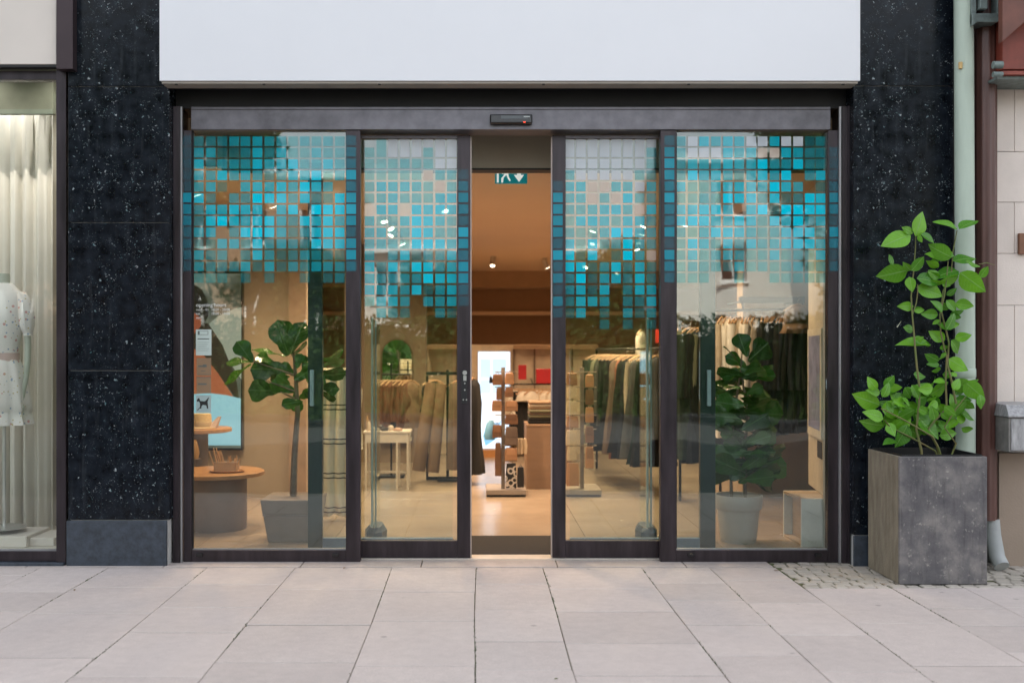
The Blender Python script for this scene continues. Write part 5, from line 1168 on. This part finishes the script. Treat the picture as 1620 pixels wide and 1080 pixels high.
# light poster
d = 13.0
lbx = thing("lit_poster", "bright bluish light box poster standing at the back of the door gap", "light box", (X(781, d), d, .05))
xa, xb, za, zb_ = X(755.5, d), X(808, d), Z(710, d), Z(555, d)
Bx(xa, xb, d, d + .12, za, zb_).build("case", pm("light_box_case", (.5, .5, .5), .4), lbx)
Bx(xa + .01, xb - .01, d - .004, d - .0005, za + .01, zb_ - .01).build("picture", emit("lit_poster_blue", (.52, .68, .86), .42), lbx)
for (a, b, c_, e_) in ((760, 776, 597, 568), (779, 801, 597, 568), (760, 776, 622, 601), (779, 801, 622, 601), (758, 804, 566, 558)):
    Bx(X(a, d), X(b, d), d - .008, d - .0045, Z(c_, d), Z(e_, d)).build("picture_window", emit("lit_poster_window_blue" if b < 802 else "lit_poster_pale", (.36, .55, .74) if b < 802 else (.7, .8, .9), .38), lbx)
MB().prism([(X(a, d), Z(b, d)) for a, b in ((768, 705), (764, 690), (770, 668), (780, 655), (792, 662), (790, 690), (776, 700))], d - .009, d - .0085).build("picture_denim", emit("lit_poster_denim", (.13, .36, .62), .33), lbx)
MB().prism([(X(a, d), Z(b, d)) for a, b in ((770, 668), (774, 650), (786, 642), (796, 655), (790, 668))], d - .0096, d - .0091).build("picture_shirt", emit("lit_poster_shirt", (.75, .78, .8), .33), lbx)
Bx(xa - .05, xb + .05, d - .1, d + .2, 0, za - .001).build("plinth", pm("orange_wood_plinth", (.36, .17, .06), .5), lbx)
# red boxes, cream knits, black clothes on the low display wall
d = 12.9
REDM = pm("red_box_card", (.42, .012, .016), .5)
for nm_, a, b, c_, e_ in (("narrow red box on the rail in the door gap", 820, 832.5, 600, 577), ("wide red box at the right of the door gap", 848, 876, 606, 583)):
    o = Bx(X(a, d), X(b, d), d - .06, d + .06, Z(c_, d), Z(e_, d)).build("red_box", REDM, None, bevel=.004); tag(o, nm_, "box", "red boxes above the hanging rail")
rl = thing("clothes_rail", "horizontal rail under the red boxes seen through the door gap", "clothes rail", (X(850, d), d, Z(606, d)))
MB().tube([(X(806, d), d, Z(607.5, d)), (X(905, d), d, Z(607.5, d))], .010, 8).build("rail", RAIL, rl)
for p in (812, 843, 903): MB().tube([(X(p, d), d, Z(608, d)), (X(p, d), 13.37, Z(600, d))], .008, 6).build("bracket", RAIL, rl)
for k in range(13):
    px = 808 + k * 6.2; mt_ = (BKc if 2 <= k <= 6 else (CR2 if k % 2 else CR))
    hang('plain' if mt_ != BKc else 'trousers', .24, .40 if mt_ != BKc else .72, .10, mt_, (X(px, d), d - .01, Z(607.5, d)), R(35) + rnd.uniform(-.2, .2), "%s %s on the rail under the red boxes, %s from left" % (NM[mt_], "knit" if mt_ != BKc else "trousers", ordn[k]), "knitwear" if mt_ != BKc else "trousers", "clothes on the rail under the red boxes")
    if mt_ == BKc and k % 2: hang('plain', .24, .18, .10, CR2, (X(px + 2, d - .1), d - .1, Z(607.5, d) - .01), R(30), "ivory collar knit before the black trousers under the red boxes, %s one" % ordn[k // 2], "knitwear", "clothes on the rail under the red boxes")
# counter with folded knits
d = 9.95
cc = thing("display_counter", "brown wooden display block in the door gap with folded knitwear on it", "counter", (X(865, d), d, 0))
Bx(X(833, d), X(905, d), d, d + .5, 0, Z(674, d)).build("block_body", pm("brown_laminate", (.27, .17, .105), .5, var=.08, scale=3, stretch=(1, 1, 5)), cc, bevel=.004)
Bx(X(833, d) - .002, X(905, d) + .002, d - .004, d + .504, Z(674, d) + .0005, Z(671.5, d)).build("block_top", pm("brown_laminate_top", (.33, .21, .13), .45), cc)
z = Z(671.5, d) + .001
stack = [(BKc, "black"), (BKc, "dark"), (SAGE, "olive"), (TAU, "taupe"), (SAGE, "moss green"), (TAN, "tan"), (CR, "cream"), (TAN, "camel")]
for k, (mt_, nm_) in enumerate(stack):
    h = .030 if k < 2 else .026; x0 = X(838 + rnd.uniform(-1.5, 1.5), d); x1 = X(884, d)
    m = MB(); rings = []
    o = Bx(x0, x1, d + .05 + rnd.uniform(0, .02), d + .36, z, z + h).build("folded_sweater", mt_, None, bevel=.012, seg=3); tag(o, "%s folded sweater in the pile on the brown counter, %s from the bottom" % (nm_, ordn[k]), "sweater", "pile of folded sweaters"); z += h + .0005
# accessory stands
def acc_stand(label, pxm, pa, pb, d):
    t = thing("accessory_stand", label, "display stand", (X(pxm, d), d, 0), "accessory stands with a flat base")
    M_ = pm("stand_grey_beige", (.30, .25, .20), .45, metal=.2)
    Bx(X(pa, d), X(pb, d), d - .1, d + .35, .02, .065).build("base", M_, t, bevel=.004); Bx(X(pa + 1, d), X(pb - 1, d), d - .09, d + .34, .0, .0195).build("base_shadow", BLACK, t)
    Bx(X(pxm, d) - .018, X(pxm, d) + .018, d, d + .04, .066, Z(581, d)).build("post", M_, t, bevel=.003)
    for py in (588, 612, 634, 656, 678, 704, 728): MB().tube([(X(pxm - 13, d), d - .04, Z(py, d)), (X(pxm + 22, d), d - .04, Z(py, d))], .005, 6).build("cross_bar", M_, t)
    return t
acc_stand("accessory stand with purses standing in the door gap", 796, 769, 832, 9.5)
acc_stand("accessory stand with beige slippers behind the right sliding door", 921, 894, 950, 9.5)
LEA = pm("brown_leather", (.20, .095, .045), .5, orand=.35); LEA2 = pm("tan_leather", (.38, .20, .10), .5, orand=.25); KN = cloth("cream_knit", (.58, .45, .30)); BKl = pm("black_leather", (.012, .010, .010), .35)
PAT, n, l, p = newmat("black_white_ring_print"); tc = n.new("ShaderNodeTexCoord"); v = n.new("ShaderNodeTexVoronoi"); v.inputs["Scale"].default_value = 16; l.new(tc.outputs["Object"], v.inputs["Vector"])
c1_ = n.new("ShaderNodeMath"); c1_.operation = 'COMPARE'; c1_.inputs[1].default_value = .42; c1_.inputs[2].default_value = .1; l.new(v.outputs["Distance"], c1_.inputs[0])
mx = n.new("ShaderNodeMixRGB"); mx.inputs[1].default_value = (.012, .012, .012, 1); mx.inputs[2].default_value = (.5, .45, .4, 1); l.new(c1_.outputs[0], mx.inputs[0]); l.new(mx.outputs[0], p.inputs["Base Color"])
def purse(nm_, label, a, b, c_, e_, d, mat, flap=True, grp="accessories hanging on the two stands"):
    x0, x1, z0, z1 = X(a, d), X(b, d), Z(e_, d), Z(c_, d)
    t = thing(nm_, label, nm_.split("_")[-1], ((x0 + x1) / 2, d, z1), grp)
    h = z1 - z0; w = x1 - x0; xm_ = (x0 + x1) / 2
    m = MB(); sk_ = ((a * 7) % 5 - 2) * .0015
    m.prism([(xm_ - w * .5, z0), (xm_ + w * .5, z0 + sk_), (xm_ + w * .5, z0 + h * .55), (xm_ + w * .42, z1), (xm_ - w * .42, z1 + sk_), (xm_ - w * .5, z0 + h * .5)], d - .030, d + .022)
    m.build("body", mat, t, bevel=.006)
    if flap: Bx(x0 + w * .12, x1 - w * .12, d - .0335, d - .0305, z0 + h * .45, z1 - .004).build("flap", mat, t, bevel=.002)
    MB().tube([(xm_ - w * .2, d, z1 - .005), (xm_, d + .01, z1 + .025), (xm_ + w * .2, d, z1 - .005)], .003, 5).build("loop", mat, t)
P1 = [("purse", "dark brown purse at the top left of the stand in the door gap", 779, 795, 592, 609, LEA), ("purse", "black sunglass pouch at the outer left tip of the door gap stand", 774, 779, 596, 606, BKl), ("purse", "tan leather purse at the top right of the door gap stand", 799, 813, 590, 608, LEA2),
      ("purse", "rust purse on the second row left of the door gap stand", 785, 794, 613, 632, LEA), ("purse", "small brown purse on the second row right of the door gap stand", 799, 812, 613, 628, LEA),
      ("purse", "square tan wallet on the third row left of the door gap stand", 778, 794, 633, 650, LEA2), ("purse", "brown wallet on the third row right of the door gap stand", 799, 819, 634, 650, LEA2), ("purse", "ribbed brown pouch on the fourth row right of the door gap stand", 799, 819, 655, 671, LEA),
      ("purse", "round brown bag on the lower left of the door gap stand", 779, 794, 672, 692, LEA), ("purse", "soft brown bag on the fifth row right of the door gap stand", 799, 819, 675, 704, TAU), ("purse", "row of pink tan wallets low on the door gap stand", 799, 818, 708, 728, LEA2),
      ("purse", "long brown tassel purse at the lower left of the door gap stand", 783, 793, 700, 752, LEA), ("tote_bag", "black bag with white rings at the foot of the door gap stand", 800, 817, 732, 771, PAT), ("tote_bag", "plain black bag at the foot of the door gap stand beside the ringed one", 818, 829, 738, 770, BKl)]
for nm_, lab, a, b, c_, e_, mt_ in P1: purse(nm_, lab, a, b, c_, e_, 9.46, mt_)
cap_ = thing("blue_cap", "light blue cap hanging at the left of the door gap stand", "cap", (X(775, 9.6), 9.6, Z(678, 9.6)))
MB().loft([(X(775, 9.6), 9.55, Z(694, 9.6), .045, .05, .02), (X(775, 9.6), 9.55, Z(688, 9.6), .055, .07, .02), (X(776, 9.6), 9.55, Z(672, 9.6), .045, .055, .02), (X(777, 9.6), 9.55, Z(664, 9.6), .02, .03, 0)], 20, 3).build("crown", pm("light_blue_cotton", (.16, .40, .62), .7), cap_, smooth=True)
for k in range(3):
    o = MB().loft([(X(819 + 5.5 * k, 9.6), 9.5, Z(716 - k * 0, 9.6), .014, .02, .02), (X(819 + 5.5 * k, 9.6), 9.5, Z(704, 9.6), .02, .025, .03), (X(818 + 5.5 * k, 9.6), 9.5, Z(692, 9.6), .016, .02, .02)], 14, 3).build("cream_sock", KN, None, smooth=True)
    tag(o, ["left of the three cream socks beside the counter", "middle of the three cream socks beside the counter", "right of the three cream socks beside the counter"][k], "sock", "cream socks")
P2 = [(896, 913, 590, 609), (897, 912, 612, 630), (896, 913, 634, 656), (896, 915, 658, 676), (895, 913, 680, 704), (897, 912, 706, 728), (896, 916, 732, 768)]
for k, (a, b, c_, e_) in enumerate(P2): purse("knit_pouch", "cream knitted pouch at the left of the right stand, %s row down" % ordn[k], a, b, c_, e_, 9.45, KN if k % 3 else LEA2, False)
for k, (c_, e_) in enumerate(((592, 612), (616, 640), (644, 668), (674, 700), (706, 740))): purse("purse", "brown purse at the right of the right stand, %s row down" % ordn[k], 926, 939, c_, e_, 9.45, LEA if k % 2 else LEA2)
# white box + poster board at right
wb = thing("white_open_box", "white display cube with plywood inside at the right of the right panel", "display box", (X(1285, 7.2), 7.2, 0))
PLY = pm("plywood", (.40, .30, .20), .6, stretch=(1, 1, 8)); WBX = pm("white_laminate", (.60, .62, .58), .35)
xa, ya, yb = X(1268, 7.0), 7.0, 7.42; xb = xa + .40; hz_ = Z(784, 7.0) - .02
Bx(xa, xb, ya, ya + .018, .0, hz_).build("front_board", WBX, wb, bevel=.002); Bx(xa, xb, yb - .018, yb, .0, hz_).build("back_board", WBX, wb)
Bx(xa, xb, ya + .0185, yb - .0185, hz_ - .018, hz_).build("top_board", PLY, wb); Bx(xa, xb, ya + .0185, yb - .0185, 0, .018).build("bottom_board", PLY, wb); Bx(xa + .06, xa + .08, ya + .0185, yb - .0185, .0185, hz_ - .0185).build("inner_board", PLY, wb)
pb = thing("poster_board", "white upright board with framed violet blue poster at the far right of the right panel", "poster board", (X(1292, 7.4), 7.4, 0))
A = Vector((X(1279, 7.75), 7.75)); B_ = Vector((X(1308, 7.0), 7.0)); dv = (B_ - A).normalized(); nv = Vector((-dv.y, dv.x)); nv = nv if nv.x < 0 else -nv
def board(name, t0, t1, z0, z1, off, th_, mat):
    L_ = (B_ - A).length; p0 = A + dv * L_ * t0 + nv * off; p1 = A + dv * L_ * t1 + nv * off; q0 = p0 + nv * th_; q1 = p1 + nv * th_
    m = MB(); m.add([(p0.x, p0.y, z0), (p1.x, p1.y, z0), (q1.x, q1.y, z0), (q0.x, q0.y, z0), (p0.x, p0.y, z1), (p1.x, p1.y, z1), (q1.x, q1.y, z1), (q0.x, q0.y, z1)], [(0, 1, 2, 3), (4, 5, 6, 7), (0, 1, 5, 4), (1, 2, 6, 5), (2, 3, 7, 6), (3, 0, 4, 7)])
    return m.build(name, mat, pb)
WB2 = pm("off_white_board", (.56, .50, .40), .6)
board("board", 0, 1, .335, 2.55, -.05, .05, WB2)
board("frame", .05, .8, .72, 1.50, .0005, .012, pm("pale_frame", (.62, .58, .50), .5))
VIO, n, l, p = newmat("violet_poster_print"); tc = n.new("ShaderNodeTexCoord"); nz_ = n.new("ShaderNodeTexNoise"); nz_.inputs["Scale"].default_value = 7; l.new(tc.outputs["Object"], nz_.inputs[0])
cr = n.new("ShaderNodeValToRGB"); e = cr.color_ramp.elements; e[0].position = .3; e[0].color = (.10, .12, .24, 1); e[1].position = .55; e[1].color = (.24, .27, .46, 1); l.new(nz_.outputs[0], cr.inputs[0]); l.new(cr.outputs[0], p.inputs["Base Color"])
board("poster", .12, .73, .78, 1.45, .0125, .002, VIO)
board("code_card", .52, .78, .58, .70, .0005, .002, BLACK)
# ================================================================ STREET OPPOSITE (seen as reflections in the glass)
FAC = pm("pale_render", (.56, .545, .51), .8, var=.04, scale=1); FAC2 = pm("grey_blue_render", (.38, .42, .45), .8, var=.05, scale=1); FAC3 = pm("ochre_render", (.26, .17, .11), .8)
WFR = pm("white_window_frame", (.7, .7, .7), .5); WGL = pm("dark_window_glass", (.02, .025, .03), .08); ROOFT = pm("slate_roof", (.07, .06, .06), .7)
def house(label, x0, x1, y, h, mat, nx, nz_, z0=1.0):
    t = thing("town_house", label, "building", ((x0 + x1) / 2, y, 0), "buildings across the street")
    w = (x1 - x0) / nx; sh = (h - z0) / nz_; ww, wh = min(1.0, w * .42), min(1.55, sh * .55)
    m = MB(); m.box(x0, x1, y - 6, y - .3, 0, h)
    for i in range(nx + 1):     # piers and spandrels leave real openings
        a = x0 if i == 0 else x0 + w * i - (w - ww) / 2; b = x1 if i == nx else x0 + w * i + (w - ww) / 2
        m.box(a, b, y - .299, y, 0, h)
    for i in range(nx):
        a, b = x0 + w * i + (w - ww) / 2, x0 + w * (i + 1) - (w - ww) / 2; zc = 0
        for k in range(nz_):
            zb = z0 + sh * k + (sh - wh) / 2; m.box(a + .001, b - .001, y - .298, y - .001, zc, zb); zc = zb + wh
        m.box(a + .001, b - .001, y - .298, y - .001, zc, h)
    m.build("wall", mat, t)
    for i in range(nx):
        a, b = x0 + w * i + (w - ww) / 2, x0 + w * (i + 1) - (w - ww) / 2
        for k in range(nz_):
            zb = z0 + sh * k + (sh - wh) / 2
            f = MB().box(a + .002, a + .06, y - .2, y - .14, zb, zb + wh).box(b - .06, b - .002, y - .2, y - .14, zb, zb + wh).box((a + b) / 2 - .03, (a + b) / 2 + .03, y - .2, y - .14, zb, zb + wh).box(a + .06, b - .06, y - .199, y - .141, zb + wh - .06, zb + wh).box(a + .06, b - .06, y - .199, y - .141, zb, zb + .06).build("window", WFR, t)
            Bx(a + .05, b - .05, y - .18, y - .17, zb + .05, zb + wh - .05).build("pane", WGL, f)
            Bx(a - .06, b + .06, y + .001, y + .10, zb - .08, zb - .002).build("sill", WFR, f)
    Bx(x0 - .2, x1 + .2, y - 6, y + .3, h + .001, h + .25).build("cornice", WFR, t)
    MB().add([(x0 - .2, y + .2, h + .26), (x1 + .2, y + .2, h + .26), (x1 + .2, y - 6, h + .26), (x0 - .2, y - 6, h + .26), (x0 + .5, y - 2.9, h + .6), (x1 - .5, y - 2.9, h + .6)], [(0, 3, 2, 1), (0, 1, 5, 4), (2, 3, 4, 5), (1, 2, 5), (3, 0, 4)]).build("roof", ROOFT, t)
house("narrow pale house across the street reflected in the right glass", 6.3, 10.0, -19.8, 7.4, FAC, 1, 3, .8)
house("lower pale house across the street left of the reflected one", -4.2, 4.0, -21.5, 4.6, FAC, 4, 2, .9)
house("ochre house across the street at the far left", -15.5, -4.5, -20.5, 7.0, FAC3, 6, 2, 1.0)
house("pale house across the street at the far right", 13.8, 26, -20.2, 7.8, FAC, 6, 2, 1.0)
TLM = pm("street_tree_leaf", (.045, .085, .020), .6, col2=(.085, .15, .035), scale=1.2, trans=.3)
TBK = pm("street_tree_bark", (.10, .08, .06), .9, bump=.6, bscale=30)
def tree(label, x, y, h, cr_, n_, seed, zc=.62):
    t = thing("street_tree", label, "tree", (x, y, 0), "street trees opposite the shop")
    rg = random.Random(seed)
    MB().tube([(x, y, 0), (x + .05, y, h * .2), (x - .05, y + .05, h * .42), (x, y, h * .7)], [.19, .15, .12, .04], 12).build("trunk", TBK, t, smooth=True)
    cl_ = []
    for k in range(24):
        th = rg.random() * 6.28; ph = rg.uniform(-.6, 1.2); rr_ = cr_ * rg.uniform(.35, .85)
        c = Vector((x + rr_ * math.cos(th) * math.cos(ph), y + rr_ * math.sin(th) * math.cos(ph), h * zc + rr_ * math.sin(ph) * .95)); cl_.append((c, cr_ * rg.uniform(.22, .42)))
        if k < 9: MB().tube([(x, y, h * rg.uniform(.3, .55)), ((x + c.x) / 2, (y + c.y) / 2, h * .52), tuple(c)], [.07, .045, .015], 7).build("limb", TBK, t, smooth=True)
    m = MB(); vv = []; ff = []
    for k in range(n_):
        c, r_ = cl_[rg.randrange(len(cl_))]
        v = Vector((rg.gauss(0, 1), rg.gauss(0, 1), rg.gauss(0, .8))).normalized() * r_ * (rg.random() ** .4)
        q = c + v; a = Vector((rg.gauss(0, 1), rg.gauss(0, 1), rg.gauss(0, 1))).normalized(); b = a.orthogonal().normalized(); s = rg.uniform(.06, .12)
        i = len(vv); vv += [tuple(q - a * s), tuple(q + b * s * .5), tuple(q + a * s), tuple(q - b * s * .5)]; ff.append((i, i + 1, i + 2, i + 3))
    m.v = vv; m.f = ff; me = m.build("crown", TLM, t)
tree("large street tree reflected in the right glass panel", 6.6, -4.6, 7.2, 2.1, 16000, 1, .66)
tree("street tree reflected in the left glass panel", -5.9, -6.0, 8.5, 2.7, 16000, 2, .60)
tree("smaller street tree between the two larger ones", 9.8, -11.5, 5.2, 2.0, 9000, 3)
tree("street tree far left across the road", -10.5, -10, 9, 3.2, 12000, 4)
tree("small street tree across the road before the blue house", -1.0, -12.5, 4.2, 1.3, 6000, 5)
hg = MB(); rg = random.Random(8); vv = []; ff = []
for k in range(42000):
    q = Vector((rg.uniform(-13, 11), -8.2 + rg.gauss(0, .28), rg.random() ** .8 * (1.95 + .22 * math.sin(rg.random() * 6))))
    a = Vector((rg.gauss(0, 1), rg.gauss(0, 1), rg.gauss(0, 1))).normalized(); b = a.orthogonal().normalized(); s = rg.uniform(.05, .09)
    i = len(vv); vv += [tuple(q - a * s), tuple(q + b * s * .6), tuple(q + a * s), tuple(q - b * s * .6)]; ff.append((i, i + 1, i + 2, i + 3))
hg.v = vv; hg.f = ff; hg.box(-13, 11, -8.32, -8.08, 0, 1.62); o = hg.build("hedge", TLM); tag(o, "clipped green hedge across the street", "hedge", kind="stuff")

# fallen leaves and litter on the paving
for k, (px, py, lab) in enumerate(((1330, 912, "fallen brown leaf on the setts left of the planter"), (545, 899, "fallen brown leaf on the threshold stones below the left post"), (118, 934, "fallen leaf on the paving in front of the left granite pillar"), (1228, 903, "small fallen leaf below the right end of the glass panel"), (880, 1075, "green leaf bit in the joint at the bottom of the photo"), (1398, 925, "dry leaf at the left foot of the planter"))):
    y = 2171 / (py - 555); x = X(px, y); a = rnd.random() * 6.28; s = .016 if k != 4 else .010
    vv = [(x + s * u * math.cos(a) - s * .45 * v * math.sin(a), y + s * u * math.sin(a) + s * .45 * v * math.cos(a), .004 + .004 * abs(v)) for u, v in ((-1, 0), (-.4, .8), (.5, .7), (1.1, 0), (.5, -.7), (-.4, -.8))]
    o = MB().add(vv + [(q[0], q[1], q[2] + .001) for q in vv], [(5, 4, 3, 2, 1, 0), (6, 7, 8, 9, 10, 11)] + [(i, (i + 1) % 6, (i + 1) % 6 + 6, i + 6) for i in range(6)]).build("fallen_leaf", pm("dry_leaf", (.16, .09, .035), .8) if k != 4 else MOSS); tag(o, lab, "leaf")

tree("dense street tree left of the others reflected behind the left ficus", -8.4, -9.0, 7.6, 2.9, 14000, 7, .52)
tree("young street tree in front of the lower pale house", -4.3, -11.0, 5.0, 1.5, 7000, 9, .55)

tree("broad dark tree across the street right of the narrow pale house", 13.6, -16.5, 8.6, 3.3, 16000, 12, .52)
tree("round tree across the street left of the narrow pale house", 3.6, -15.5, 4.9, 1.7, 9000, 13, .58)
tree("small tree at the kerb of the far pavement in the middle", 0.9, -14.5, 4.3, 1.4, 7000, 14, .58)
